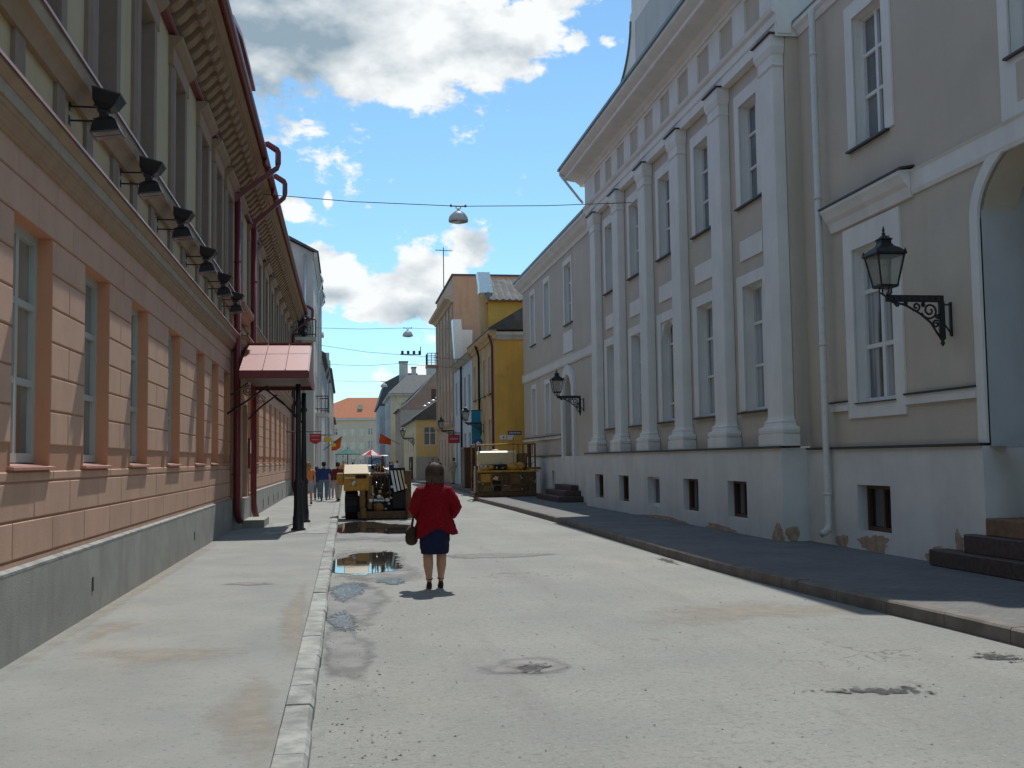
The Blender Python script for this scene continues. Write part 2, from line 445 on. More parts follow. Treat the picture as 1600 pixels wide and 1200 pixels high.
while y < 45.0:
    ln = 1.0; a, b2 = kr(y + .006), kr(y + ln - .006)
    z = .15 + random.uniform(-.004, .004)
    mb = MB()
    for yy, x in ((y + .006, a), (y + ln - .006, b2)): pass
    mb.rings([[(a, y + .006, -.05), (a + .17, y + .006, -.05), (a + .17, y + .006, z), (a + .02, y + .006, z), (a, y + .006, z - .02)],
              [(b2, y + ln - .006, -.05), (b2 + .17, y + ln - .006, -.05), (b2 + .17, y + ln - .006, z), (b2 + .02, y + ln - .006, z), (b2, y + ln - .006, z - .02)]])
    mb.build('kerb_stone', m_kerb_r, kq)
    y += ln
mb = MB(); yy = [y, 45.6, 46.2, 47] + list(range(50, 76, 5)) + [86, 120, 220]
for a, b2 in zip(yy, yy[1:]):
    xa, xb = kr(a), kr(b2)
    mb.rings([[(xa, a, -.05), (xa + .17, a, -.05), (xa + .17, a, .15), (xa, a, .15)], [(xb, b2, -.05), (xb + .17, b2, -.05), (xb + .17, b2, .15), (xb, b2, .15)]])
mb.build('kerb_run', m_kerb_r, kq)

def soften(m, lo, hi, nscale, amp, top=1):
    """let a sheet fade out towards its rim along a ragged edge"""
    t = m.node_tree; b = t.nodes['Principled BSDF']; out = t.nodes['Material Output']
    at = t.nodes.new('ShaderNodeAttribute'); at.attribute_name = 'edge'
    n = tnoise(t, nscale, 7, .7)
    k = t.nodes.new('ShaderNodeMath'); k.operation = 'MULTIPLY_ADD'; k.inputs[1].default_value = amp
    t.links.new(n, k.inputs[0]); t.links.new(at.outputs['Fac'], k.inputs[2])
    f = tramp(t, k.outputs[0], lo + amp * .5, hi + amp * .5)
    if top < 1:
        q = t.nodes.new('ShaderNodeMath'); q.operation = 'MULTIPLY'; q.inputs[1].default_value = top; t.links.new(f, q.inputs[0]); f = q.outputs[0]
    tr = t.nodes.new('ShaderNodeBsdfTransparent'); mx = t.nodes.new('ShaderNodeMixShader')
    t.links.new(f, mx.inputs[0]); t.links.new(tr.outputs[0], mx.inputs[1]); t.links.new(b.outputs[0], mx.inputs[2]); t.links.new(mx.outputs[0], out.inputs[0])
soften(m_sand, .10, .9, 5, 1.3, .55); soften(m_wet, .10, .55, 3, .9); soften(m_water, .20, .24, 2.2, .7); soften(m_puddle, .22, .40, 12, 1.9)
m_fleck, _t, _b = NT('wet gravel flecks')
_b.inputs['Base Color'].default_value = (.10, .097, .09, 1); _b.inputs['Roughness'].default_value = .18
tbump(_t, _b, tnoise(_t, 40, 4, .7), .8, .03)
soften(m_fleck, .62, .78, 15, 2.6)
m_patch = paint('fresh asphalt patch', (.20, .20, .19), var=.15, scale=6, streak=0, bump=.6); soften(m_patch, .1, .5, 5, .8)
def blobsheet(name, mat, cx, cy, rx, ry, z, label, n=32, rough=.28, seed=0, kind='structure', cut=None, cat=None):
    rnd = random.Random(seed); ph = [rnd.uniform(0, 6.28) for _ in range(5)]
    rs, ed = [], []
    for f in (.02, .3, .55, .75, .9, 1.0):
        pts = []
        for i in range(n):
            a = 2 * math.pi * i / n
            k = (1 + rough * (.5 * math.sin(2 * a + ph[0]) + .35 * math.sin(3 * a + ph[1]) + .3 * math.sin(5 * a + ph[2]))) * f * 1.25
            x = cx + rx * k * math.cos(a)
            if cut is not None: x = max(x, cut)
            pts.append((x, cy + ry * k * math.sin(a), z)); ed.append(1 - f)
        rs.append(pts)
    mb = MB().rings(rs, False); mb.f.append(tuple(range(n)))
    o = mb.build(name, mat, org=(cx, cy, z))
    at = o.data.attributes.new('edge', 'FLOAT', 'POINT'); at.data.foreach_set('value', ed)
    return tag(o, label, cat, kind=kind)
blobsheet('wet_asphalt', m_wet, .7, 27.0, 1.5, 4.6, .004, 'dark wet asphalt in front of the yellow digger', seed=3, cut=-.21)
blobsheet('wet_asphalt', m_wet, .35, 18.3, .85, 2.6, .004, 'dark wet asphalt left of the woman in red', seed=5, cut=-.21)
blobsheet('wet_asphalt', m_wet, .05, 13.6, .42, 2.3, .004, 'narrow damp strip against the left kerb', seed=8, cut=-.21)
blobsheet('wet_asphalt', m_wet, .0, 10.2, .22, 1.6, .004, 'nearest damp strip against the left kerb', seed=9, cut=-.21)
blobsheet('puddle', m_water, .55, 28.2, 1.15, 2.7, .008, 'long brown puddle in front of the yellow digger', seed=11, cut=-.215)
blobsheet('puddle', m_water, .30, 18.5, .62, 2.2, .008, 'bright puddle beside the left kerb reflecting digger and sky', seed=14, cut=-.215, rough=.35)
blobsheet('puddle', m_puddle, .02, 14.6, .24, .95, .008, 'small blue puddle at the left kerb', seed=15, cut=-.215)
blobsheet('puddle', m_puddle, -.04, 11.9, .16, .7, .008, 'smallest glittering puddle at the left kerb', seed=17, cut=-.215)
blobsheet('puddle', m_puddle, .62, 15.6, .22, .35, .008, 'glittering shallow puddle left of the woman in red', seed=19, rough=.4)
blobsheet('damp_hollow', m_wet, 1.48, 8.95, .34, .42, .004, 'damp rim of the hollow in the middle of the road', seed=21)
blobsheet('puddle', m_fleck, 1.50, 8.85, .30, .30, .008, 'glittering wet hollow in the middle of the road', seed=22, rough=.35)
blobsheet('puddle', m_fleck, 3.82, 7.46, .50, .26, .006, 'ragged glittering hollow in the near right road', seed=25, rough=.6)
blobsheet('puddle', m_fleck, 5.36, 8.45, .36, .34, .006, 'wet hollow by the near right kerb', seed=27, rough=.3)
blobsheet('puddle', m_fleck, 5.2, 17.4, .16, 1.1, .006, 'wet patch in the shaded gutter by the right kerb', seed=28, rough=.4)
blobsheet('sand_patch', m_sand, -2.30, 11.2, .24, .75, .104, 'sandy patch against the salmon building plinth', seed=31)
blobsheet('sand_patch', m_sand, -.62, 7.2, .26, 1.1, .103, 'strip of sand behind the near left kerb', seed=33, rough=.5)
blobsheet('sand_patch', m_sand, -.52, 11.6, .16, 2.6, .103, 'long strip of sand behind the left kerb', seed=34, rough=.4)
blobsheet('sand_strip', m_sand, -2.62, 16.5, .13, 9.5, .106, 'thin line of sand along the foot of the salmon building', seed=36, rough=.3)
blobsheet('sand_patch', m_sand, -1.5, 9.6, .9, .35, .103, 'pale sandy smear across the left pavement', seed=37, rough=.5)
blobsheet('sand_patch', m_sand, 4.4, 11.5, 1.2, .9, .004, 'pale sandy smear on the road by the right kerb', seed=39, rough=.5)
blobsheet('pothole', m_wet, -1.25, 14.9, .34, .20, .104, 'shallow dark pothole in the left pavement', seed=35, rough=.4)
blobsheet('road_patch', m_patch, 2.6, 19.2, .9, .5, .004, 'greyer patch of asphalt right of the woman', seed=41)
# paving slabs by the porch posts
ps = thing('paving_slabs', None, None); ps['kind'] = 'structure'; ps['label'] = 'pale concrete slabs set by the porch posts'
sm = MB().box(-.235, .235, -.44, .44, 0, .012).mesh('paving_slab', bevel=.004)
for i in range(3):
    for j in range(5):
        inst('paving_slab', sm, m_kerb, ps, (-.66 - i * .48, 25.3 + j * .9, .098 + random.uniform(-.002, .002)))

# loose stones and grit
st = MB(); rnd = random.Random(4)
for k in range(900):
    yy = 5 + 26 * rnd.random() ** 1.5
    if rnd.random() < .45: xx = -.18 + abs(rnd.gauss(0, .35))
    else: xx = rnd.uniform(-.1, 5.9)
    s = rnd.uniform(.004, .014)
    st.add([(xx + s * rnd.uniform(.6, 1.2) * math.cos(a), yy + s * rnd.uniform(.6, 1.2) * math.sin(a), .001) for a in (0, 1.6, 3.1, 4.7)] + [(xx, yy, s * .9)], [(0, 1, 4), (1, 2, 4), (2, 3, 4), (3, 0, 4)])
tag(st.build('grit', m_kerb), 'loose grit scattered over the road', kind='stuff')

# ------------------------------------------------------------------ facade tools
def mapper(axis, c, inw):
    if axis == 'x': return lambda a, d, z: (c + inw * d, a, z)
    return lambda a, d, z: (a, c + inw * d, z)

def wall(mb, axis, c, inw, a0, a1, z0, z1, holes=(), dep=.2):
    T = mapper(axis, c, inw)
    As = sorted({a0, a1, *[h[0] for h in holes], *[h[1] for h in holes]}); Zs = sorted({z0, z1, *[h[2] for h in holes], *[h[3] for h in holes]})
    for a, b in zip(As, As[1:]):
        for p, q in zip(Zs, Zs[1:]):
            m, n = (a + b) / 2, (p + q) / 2
            if any(h[0] < m < h[1] and h[2] < n < h[3] for h in holes): continue
            mb.quad(T(a, 0, p), T(b, 0, p), T(b, 0, q), T(a, 0, q))
    reveal(mb, axis, c, inw, holes, dep)
    return mb

def reveal(mb, axis, c, inw, holes, dep, d0=0.0):
    T = mapper(axis, c, inw)
    for a, b, p, q in [h[:4] for h in holes]:
        mb.quad(T(a, d0, p), T(a, dep, p), T(a, dep, q), T(a, d0, q)); mb.quad(T(b, d0, p), T(b, dep, p), T(b, dep, q), T(b, d0, q))
        mb.quad(T(a, d0, p), T(b, d0, p), T(b, dep, p), T(a, dep, p)); mb.quad(T(a, d0, q), T(b, d0, q), T(b, dep, q), T(a, dep, q))

def abox(mb, T, a0, a1, d0, d1, z0, z1):
    p, q = T(a0, d0, z0), T(a1, d1, z1)
    return mb.box(min(p[0], q[0]), max(p[0], q[0]), min(p[1], q[1]), max(p[1], q[1]), min(p[2], q[2]), max(p[2], q[2]))

WC = {}
def window(parent, axis, c, inw, a0, a1, z0, z1, cols=2, zs=(), fm=None, pm=None, fw=.055, bar=.035, d=.2, name='window'):
    """a window frame with its panes; c is the wall plane, d how deep the frame sits"""
    w, h = a1 - a0, z1 - z0
    key = (axis, inw, round(w, 3), round(h, 3), cols, tuple(zs), fw, bar, d, fm.name, pm.name)
    T = mapper(axis, 0, inw)
    if key not in WC:
        mb = MB(); d0, d1 = d - .05, d + .04
        abox(mb, T, 0, fw, d0, d1, 0, h); abox(mb, T, w - fw, w, d0, d1, 0, h)
        abox(mb, T, fw, w - fw, d0, d1, 0, fw); abox(mb, T, fw, w - fw, d0, d1, h - fw, h)
        cs = [fw + (w - 2 * fw) * i / cols for i in range(cols + 1)]
        rs = [fw] + [z * h for z in zs] + [h - fw]
        for x in cs[1:-1]: abox(mb, T, x - bar, x + bar, d0 + .008, d1, fw, h - fw)
        for i, z in enumerate(rs[1:-1]):
            for x, x2 in zip(cs, cs[1:]): abox(mb, T, x + (bar if x > cs[0] else 0), x2 - (bar if x2 < cs[-1] else 0), d0 + .012, d1, z - bar * .7, z + bar * .7)
        panes = []
        for x, x2 in zip(cs, cs[1:]):
            for z, z2 in zip(rs, rs[1:]):
                panes.append((abox(MB(), T, x, x2, d + .005, d + .02, z, z2).mesh('pane'), 0))
        WC[key] = (mb.mesh('window_frame'), [p[0] for p in panes])
    fr, pn = WC[key]
    org = mapper(axis, c, inw)(a0, 0, z0)
    o = inst(name, fr, fm, parent, org)
    for p in pn: inst('pane', p, pm, o, org, rot=(0, 0, random.uniform(-.004, .004)) if axis == 'x' else None)
    return o

def surround(parent, axis, c, inw, a0, a1, z0, z1, w, proud, mat, top=None, bottom=0, name='window_surround', lining=.2):
    """flat band round an opening, standing proud of the wall"""
    T = mapper(axis, c, inw); mb = MB(); tp = w if top is None else top
    abox(mb, T, a0 - w, a0, -proud, .02, z0 - bottom, z1 + tp); abox(mb, T, a1, a1 + w, -proud, .02, z0 - bottom, z1 + tp)
    abox(mb, T, a0, a1, -proud, .02, z1, z1 + tp)
    if bottom: abox(mb, T, a0, a1, -proud, .02, z0 - bottom, z0)
    o = mb.build(name, mat, parent)
    e = .003; m2 = MB(); reveal(m2, axis, c, inw, [(a0 + e, a1 - e, z0 + e, z1 - e)], lining, .005)
    m2.build('window_reveal', mat, o)
    return o

def sill(parent, axis, c, inw, a0, a1, z, mat, out=.06, th=.03, name='sill'):
    T = mapper(axis, c, inw)
    return abox(MB(), T, a0, a1, -out, .18, z - th, z).build(name, mat, parent)

# ------------------------------------------------------------------ the columned building on the right
m_glass_k = glass('black cellar glass', (.02, .022, .024))
RB = thing('columned_building', 'grey building with tall white pilasters and curved white attic, right of the street', 'building', (8.4, 27, 0))
PC = [19.42 + 2.98 * i for i in range(6)]              # pilaster centres
BC = [(a + b) / 2 for a, b in zip(PC, PC[1:])]         # bay centres
P0, P1 = 18.9, 35.25
# plinth of the portico
ph = [(c - .55, c + .55, .45, 1.19) for c in (21.24, 24.25, 27.31, 30.35, 33.4)]
mb = wall(MB(), 'x', 7.85, 1, P0, P1, -.05, 1.83, ph, .24)
mb.quad((7.85, P0, -.05), (8.5, P0, -.05), (8.5, P0, 1.83), (7.85, P0, 1.83)); mb.quad((7.85, P1, -.05), (8.5, P1, -.05), (8.5, P1, 1.83), (7.85, P1, 1.83))
mb.quad((7.85, P0, 1.83), (8.5, P0, 1.83), (8.5, P1, 1.83), (7.85, P1, 1.83))
mb.build('plinth', m_white2, RB)
for i, h in enumerate(ph):
    window(RB, 'x', 7.85, 1, *h, 1 if i == 2 else 2, (), m_wframe if i == 2 else m_door, m_glass_k, .06, .03, .19, 'cellar_window')
MB().box(7.80, 8.2, P0 - .05, P1 + .05, 1.835, 1.872).build('plinth_flashing', m_flash, RB)
# portico wall
holes = []
for i, c in enumerate(BC):
    holes += [(c - .55, c + .55, 2.62, 5.2), (c - .5, c + .5, 6.9, 9.0)]
mb = wall(MB(), 'x', 8.2, 1, P0 + .06, P1 - .06, 1.86, 9.62, holes, .24)
mb.quad((8.2, P0 + .06, 1.86), (8.5, P0 + .06, 1.86), (8.5, P0 + .06, 9.62), (8.2, P0 + .06, 9.62))
mb.quad((8.2, P1 - .06, 1.86), (8.5, P1 - .06, 1.86), (8.5, P1 - .06, 9.62), (8.2, P1 - .06, 9.62))
mb.build('wall', m_gwall, RB)
for i, c in enumerate(BC):
    if i == 2:
        # arched middle window: spandrels fill the corners of the opening
        mb = MB(); r = .55; zc = 5.2 - r
        for s in (-1, 1):
            arc = [(c + s * r * math.cos(t), zc + r * math.sin(t)) for t in [math.pi / 2 * k / 8 for k in range(9)]]
            mb.prism(arc + [(c + s * r, 5.2)], 8.205, 8.40, 'x')
        mb.build('arch_spandrel', m_white, RB)
        window(RB, 'x', 8.2, 1, c - .55, c + .55, 2.62, 5.2, 1, (.18, .78), m_wframe, m_glass_l, .07, .035, .22)
    else:
        window(RB, 'x', 8.2, 1, c - .55, c + .55, 2.62, 5.2, 2, (.36, .70), m_wframe, m_glass_c, .07, .04, .22)
    surround(RB, 'x', 8.2, 1, c - .55, c + .55, 2.62, 5.2, .33, .035, m_white, .24)
    sill(RB, 'x', 8.2, 1, c - .9, c + .9, 2.60, m_flash, .09, .035)
    MB().box(8.165, 8.21, c - .62, c + .62, 5.74, 6.16).build('stucco_panel', m_white, RB)
    window(RB, 'x', 8.2, 1, c - .5, c + .5, 6.9, 9.0, 2, (.36, .70), m_wframe, m_glass_d, .06, .035, .20)
    surround(RB, 'x', 8.2, 1, c - .5, c + .5, 6.9, 9.0, .25, .035, m_white, .27)
    sill(RB, 'x', 8.2, 1, c - .78, c + .78, 6.88, m_flash, .08, .03)
# pilasters
def step_ring(mb, levels, c):
    # levels: (z, half width in y, front x)
    rs = [[(xf, c - hw, z), (xf, c + hw, z), (8.19, c + hw, z), (8.19, c - hw, z)] for z, hw, xf in levels]
    return mb.rings(rs)
shaft = step_ring(MB(), [(2.36, .39, 7.955), (2.42, .362, 7.97), (8.7, .345, 7.98), (9.02, .345, 7.98)], 0).mesh('pilaster', (0, 0, 0))
base = step_ring(MB(), [(1.874, .60, 7.86), (2.08, .60, 7.86), (2.09, .55, 7.885), (2.12, .585, 7.87), (2.17, .60, 7.865), (2.22, .58, 7.875), (2.24, .47, 7.92), (2.30, .44, 7.93), (2.33, .46, 7.92), (2.36, .40, 7.95)], 0).mesh('pilaster_base')
capi = step_ring(MB(), [(9.02, .355, 7.97), (9.05, .38, 7.95), (9.09, .358, 7.968), (9.24, .358, 7.968), (9.28, .39, 7.945), (9.36, .42, 7.925), (9.39, .43, 7.915), (9.60, .43, 7.915), (9.62, .42, 7.92)], 0).mesh('capital')
capf = step_ring(MB(), [(9.622, .47, 7.87), (9.645, .47, 7.87)], 0).mesh('capital_flashing')
for c in PC:
    p = inst('pilaster', shaft, m_white, RB, (0, c, 0))
    inst('pilaster_base', base, m_white, p, (0, c, 0)); inst('capital', capi, m_white, p, (0, c, 0)); inst('capital_flashing', capf, m_flash, p, (0, c, 0))
# entablature: architrave, frieze with recessed panels, cornice
MB().prism([(8.3, 9.60), (8.02, 9.60), (8.02, 9.80), (7.99, 9.82), (7.99, 9.98), (7.93, 10.02), (7.90, 10.09), (8.0, 10.12), (8.3, 10.12)], P0 - .02, P1 + .02).build('architrave', m_white, RB)
fp = [(20.43 + 1.49 * k - .80, 20.43 + 1.49 * k, 10.17, 10.84) for k in range(-0, 10)]
mb = wall(MB(), 'x', 7.98, 1, P0, P1, 10.115, 10.95, fp, .05)
mb.quad((7.98, P0, 9.55), (13, P0, 9.55), (13, P0, 11.5), (7.98, P0, 11.5)); mb.quad((7.98, P1, 9.55), (13, P1, 9.55), (13, P1, 11.5), (7.98, P1, 11.5))
mb.build('frieze', m_white, RB)
pm_ = MB().box(0, .03, 0, .80, 0, .67).mesh('frieze_panel')
for h in fp: inst('frieze_panel', pm_, m_gwall, RB, (8.03, h[0], h[2]))
MB().prism([(8.4, 10.93), (7.94, 10.93), (7.92, 10.99), (7.86, 11.02), (7.80, 11.08), (7.44, 11.14), (7.40, 11.16), (7.40, 11.24), (7.33, 11.28), (7.25, 11.34), (7.22, 11.37), (7.22, 11.48), (8.4, 11.60)], P0 - .25, P1 + .55).build('cornice', m_white, RB)
MB().prism([(7.17, 11.45), (7.215, 11.45), (7.215, 11.50), (13.5, 14.6), (13.5, 14.66), (7.19, 11.55), (7.17, 11.53)], P0 - .30, P1 + .62).build('roof', m_green_roof, RB)
# attic with concave shoulders
A0, A1, AX = 26.85 - 8.4, 26.85 + 8.4, 8.55
prof = [(A0, 12.0), (A1, 12.0), (A1, 12.75)]
curve = []
for k in range(13):
    t = k / 12
    curve.append((26.85 + 4.15 + 4.1 * (1 - t) ** 1.7, 12.85 + 1.9 * t ** 2.1))
prof += curve + [(26.85 + 4.15, 14.75), (26.85 + 4.3, 14.77), (26.85 + 4.3, 15.05), (26.85 + 4.1, 15.06), (26.85 + 4.1, 16.0), (26.85, 17.3), (26.85 - 4.1, 16.0), (26.85 - 4.1, 15.06), (26.85 - 4.3, 15.05), (26.85 - 4.3, 14.77)]
prof += [(2 * 26.85 - a, z) for a, z in reversed(curve)] + [(A0, 12.75)]
MB().prism(prof, AX, AX + .45, 'x').build('attic', m_white, RB)
MB().prism([(26.85 - 3.7, 12.7), (26.85 + 3.7, 12.7), (26.85 + 3.7, 14.6), (26.85 - 3.7, 14.6)], AX - .02, AX + .01, 'x').build('attic_panel', m_niche, RB)
cc = [(a, z) for a, z in curve]
mb = MB()
for (a, z), (a2, z2) in zip(cc, cc[1:]):
    for s in (1, -1):
        f = lambda v: v if s == 1 else 2 * 26.85 - v
        mb.rings([[(AX - .06, f(a), z), (AX + .5, f(a), z), (AX + .5, f(a), z + .05), (AX - .06, f(a), z + .05)], [(AX - .06, f(a2), z2), (AX + .5, f(a2), z2), (AX + .5, f(a2), z2 + .05), (AX - .06, f(a2), z2 + .05)]])
mb.build('attic_coping', m_green_roof, RB)
# far corner eaves bracket pipe
MB().tube([(7.24, P1 + .45, 11.42), (7.24, P1 + .45, 11.30), (7.86, P1 + .3, 10.45), (7.95, P1 + .2, 10.3)], .045, 8).build('drainpipe', m_cream_pipe, RB, True)

# wings
def wing(y0, y1, eave, lower, upper, cellar, hole_extra=()):
    hs = [h for h in lower + upper] + list(hole_extra)
    mb = wall(MB(), 'x', 8.45, 1, y0, y1, 1.78, 9.75, hs, .22)
    for y in (y0, y1): mb.quad((8.45, y, 1.78), (16, y, 1.78), (16, y, 9.75), (8.45, y, 9.75))
    mb.build('wall', m_gwall, RB)
    mb = wall(MB(), 'x', 8.35, 1, y0, y1, -.05, 1.79, cellar, .3)
    for y in (y0, y1): mb.quad((8.35, y, -.05), (16, y, -.05), (16, y, 1.79), (8.35, y, 1.79))
    mb.quad((8.35, y0, 1.79), (8.6, y0, 1.79), (8.6, y1, 1.79), (8.35, y1, 1.79))
    mb.build('plinth', m_white2, RB)
    for h in cellar: window(RB, 'x', 8.35, 1, *h, 2, (), m_door, m_glass_d, .06, .03, .25, 'cellar_window')
# far wing
lo = [(44.55, 45.5, 2.75, 4.85), (47.9, 48.85, 2.75, 4.85)]
upw = [(39.95, 41.15, 6.85, 9.15), (44.45, 45.5, 6.85, 9.15), (48.0, 48.95, 6.85, 9.15)]
door_h = (39.75, 41.45, 1.79, 4.9)
wing(P1 - .1, 51.3, 8.05, lo, upw, [(43.4, 43.9, .4, 1.2)], [door_h])
for h in lo: window(RB, 'x', 8.45, 1, *h, 2, (.36, .7), m_wframe, m_glass_c, .06, .035, .18); surround(RB, 'x', 8.45, 1, *h, .2, .03, m_white)
for h in upw: window(RB, 'x', 8.45, 1, *h, 2, (.36, .7), m_wframe, m_glass_d, .06, .035, .18); surround(RB, 'x', 8.45, 1, *h, .22, .03, m_white); sill(RB, 'x', 8.45, 1, h[0] - .22, h[1] + .22, h[2] - .01, m_flash, .07)
MB().box(8.40, 8.46, 39.7, 41.4, 5.75, 6.55).build('stucco_panel', m_white, RB)
MB().prism([(8.46, 5.28), (8.41, 5.28), (8.38, 5.34), (8.38, 5.60), (8.33, 5.66), (8.46, 5.69)], P1 + .02, 51.32).build('string_course', m_white, RB)
MB().box(8.38, 8.46, 42.3, 51.32, 2.50, 2.62).build('sill_course', m_white, RB)
MB().box(8.34, 8.46, 42.3, 51.34, 2.622, 2.65).build('sill_course_flashing', m_flash, RB)
MB().box(8.30, 8.46, 41.9, 51.36, 1.795, 1.825).build('plinth_flashing', m_flash, RB)
MB().prism([(8.46, 9.6), (8.40, 9.6), (8.36, 9.72), (8.22, 9.82), (8.12, 9.95), (8.06, 10.0), (8.06, 10.14), (8.46, 10.2)], P1 + .05, 51.5).build('cornice', m_white, RB)
MB().prism([(8.02, 10.11), (8.055, 10.11), (8.055, 10.17), (13.5, 13.1), (13.5, 13.15), (8.02, 10.2)], P1 + .68, 51.6).build('roof', m_green_roof, RB)
# arched door of the far wing
dr = MB().box(8.62, 8.68, 39.75, 41.45, .3, 4.9).build('door', m_palegrey_door, RB)
for k in range(2):
    for z0, z1 in ((.5, 1.2), (1.35, 2.6)): MB().box(8.605, 8.625, 39.9 + k * .8, 40.5 + k * .8, z0, z1).build('door_panel', m_palegrey_door, dr)
mb = MB(); r, zc, yc = .85, 4.05, 40.6
for s in (-1, 1):
    arc = [(yc + s * r * math.cos(t), zc + r * math.sin(t)) for t in [math.pi / 2 * k / 10 for k in range(11)]]
    mb.prism(arc + [(yc + s * r, 4.9)], 8.44, 8.63, 'x')
mb.build('arch_spandrel', m_gwall, RB)
def archband(y_c, r0, r1, z_c, zb, x0, x1, mat, name='door_surround', a_from=0, a_to=math.pi, n=24, parent=None):
    mb = MB()
    ts = [a_from + (a_to - a_from) * k / n for k in range(n + 1)]
    rr = [[(x0, y_c + r0 * math.cos(t), z_c + r0 * math.sin(t)), (x1, y_c + r0 * math.cos(t), z_c + r0 * math.sin(t)), (x1, y_c + r1 * math.cos(t), z_c + r1 * math.sin(t)), (x0, y_c + r1 * math.cos(t), z_c + r1 * math.sin(t))] for t in ts]
    mb.rings(rr)
    for s in (-1, 1): mb.box(x0, x1, y_c + min(s * r0, s * r1), y_c + max(s * r0, s * r1), zb, z_c)
    return mb.build(name, mat, parent or RB)
archband(40.6, .85, 1.2, 4.05, .14, 8.335, 8.46, m_white)
for i, (x, a, b2, z0, z1) in enumerate(((7.45, 38.0, 42.6, .14, .34), (7.75, 38.4, 42.2, .34, .53), (8.05, 38.8, 41.8, .53, .72))):
    MB().box(x, 8.6, a, b2, z0, z1).build('step', m_step, RB, bevel=.012)
# near wing
lo = [(15.72, 17.03, 2.55, 5.12)]
upw = [(15.75, 16.75, 6.8, 9.0), (10.3, 12.5, 6.75, 9.2)]
niche = (9.3, 13.34, 1.79, 6.95 - .02)
NC, NR = 11.32, 2.02
mb = wall(MB(), 'x', 8.45, 1, -6, P0 + .1, 1.78, 9.62, [h for h in lo + upw] + [(NC - NR, NC + NR, 1.78, 5.9)], .22)
mb.quad((8.45, -6, 1.78), (16, -6, 1.78), (16, -6, 9.62), (8.45, -6, 9.62))
mb.build('wall', m_gwall, RB)
mb = MB()       # wall over the arch of the niche
for s in (-1, 1):
    # depressed three-centred arch: springing 4.85, crown 5.88
    arc = [(NC + s * NR * math.cos(t), 4.85 + 1.03 * math.sin(t)) for t in [math.pi / 2 * k / 18 for k in range(19)]]
    mb.prism(arc + [(NC + s * NR, 5.9)], 8.452, 9.0, 'x')
mb.build('niche_arch', m_gwall, RB)
mb = MB(); ts = [math.pi * k / 36 for k in range(37)]
e = lambda q, dz: [[(x, NC + (NR + q_) * math.cos(t), 4.85 + (1.03 + q_) * math.sin(t)) for x, q_ in ((8.41, 0), (8.50, 0), (8.50, q), (8.41, q))] for t in ts]
mb.rings(e(.19, 0))
for s in (-1, 1): mb.box(8.41, 8.50, min(NC + s * NR, NC + s * (NR + .19)), max(NC + s * NR, NC + s * (NR + .19)), 1.80, 4.85)
mb.build('niche_surround', m_white, RB)
MB().box(9.2, 9.3, NC - NR - .1, NC + NR + .1, 1.95, 5.95).build('niche_wall', m_niche, RB)
MB().box(9.19, 9.3, NC - NR - .1, NC + NR + .1, .5, 1.95).build('niche_dado', m_dado, RB)
for s in (-1, 1):
    y = NC + s * NR
    y -= s * .012
    MB().box(8.47, 9.2, min(y, y + s * .2), max(y, y + s * .2), 1.77, 5.9).build('niche_side', m_niche, RB)
for ya, yb in ((-6, NC - NR), (NC + NR, P0 + .1)):
    ce = [(15.87, 16.98, .45, 1.2)] if ya > 5 else []
    mb = wall(MB(), 'x', 8.35, 1, ya, yb, -.05, 1.79, ce, .3)
    for y in (ya, yb): mb.quad((8.35, y, -.05), (9.3, y, -.05), (9.3, y, 1.79), (8.35, y, 1.79))
    mb.quad((8.35, ya, 1.79), (8.6, ya, 1.79), (8.6, yb, 1.79), (8.35, yb, 1.79))
    mb.build('plinth', m_white2, RB)
    for h in ce: window(RB, 'x', 8.35, 1, *h, 2, (), m_door, m_glass_k, .07, .03, .22, 'cellar_window')
    MB().box(8.30, 8.46, ya, yb + .01 if yb < 12 else yb - .16, 1.795, 1.83).build('plinth_flashing', m_flash, RB)
h = lo[0]
window(RB, 'x', 8.45, 1, *h, 2, (.36, .72), m_wframe, m_glass_c, .075, .05, .19)
surround(RB, 'x', 8.45, 1, *h, .30, .035, m_white, .38, .25)
sill(RB, 'x', 8.45, 1, h[0] - .02, h[1] + .02, h[2] - .002, m_flash, .07, .02)
MB().prism([(8.46, 5.55), (8.40, 5.55), (8.38, 5.62), (8.36, 5.70), (8.30, 5.76), (8.26, 5.84), (8.22, 5.90), (8.22, 5.95), (8.46, 5.97)], 15.0, 17.75).build('hood_mould', m_white, RB)
MB().prism([(8.20, 5.955), (8.20, 5.985), (8.46, 6.03), (8.46, 6.0)], 14.95, 17.8).build('hood_flashing', m_flash, RB)
MB().prism([(8.46, 5.58), (8.42, 5.58), (8.40, 5.64), (8.40, 5.90), (8.37, 5.94), (8.46, 5.96)], -6, 14.99).build('string_course', m_white, RB)
MB().box(8.40, 8.46, 13.54, 15.41, 2.44, 2.58).build('sill_course', m_white, RB)
MB().box(8.37, 8.46, 13.54, 15.41, 2.582, 2.61).build('sill_course_flashing', m_flash, RB)
MB().box(8.40, 8.46, 17.34, 18.0, 2.44, 2.58).build('sill_course', m_white, RB)
MB().box(8.37, 8.46, 17.34, 18.0, 2.582, 2.61).build('sill_course_flashing', m_flash, RB)
h = upw[0]
window(RB, 'x', 8.45, 1, *h, 2, (.38, .70), m_wframe, m_glass_d, .065, .04, .19); surround(RB, 'x', 8.45, 1, *h, .26, .03, m_white)
sill(RB, 'x', 8.45, 1, h[0] - .1, h[1] + .27, h[2] - .005, m_flash, .08)
h = upw[1]
window(RB, 'x', 8.45, 1, *h, 4, (.38, .70), m_wframe, m_glass_d, .065, .04, .19); surround(RB, 'x', 8.45, 1, *h, .2, .035, m_white, .3, .79)
sill(RB, 'x', 8.45, 1, h[0] - .05, h[1] + .05, h[2] - .005, m_flash, .09)
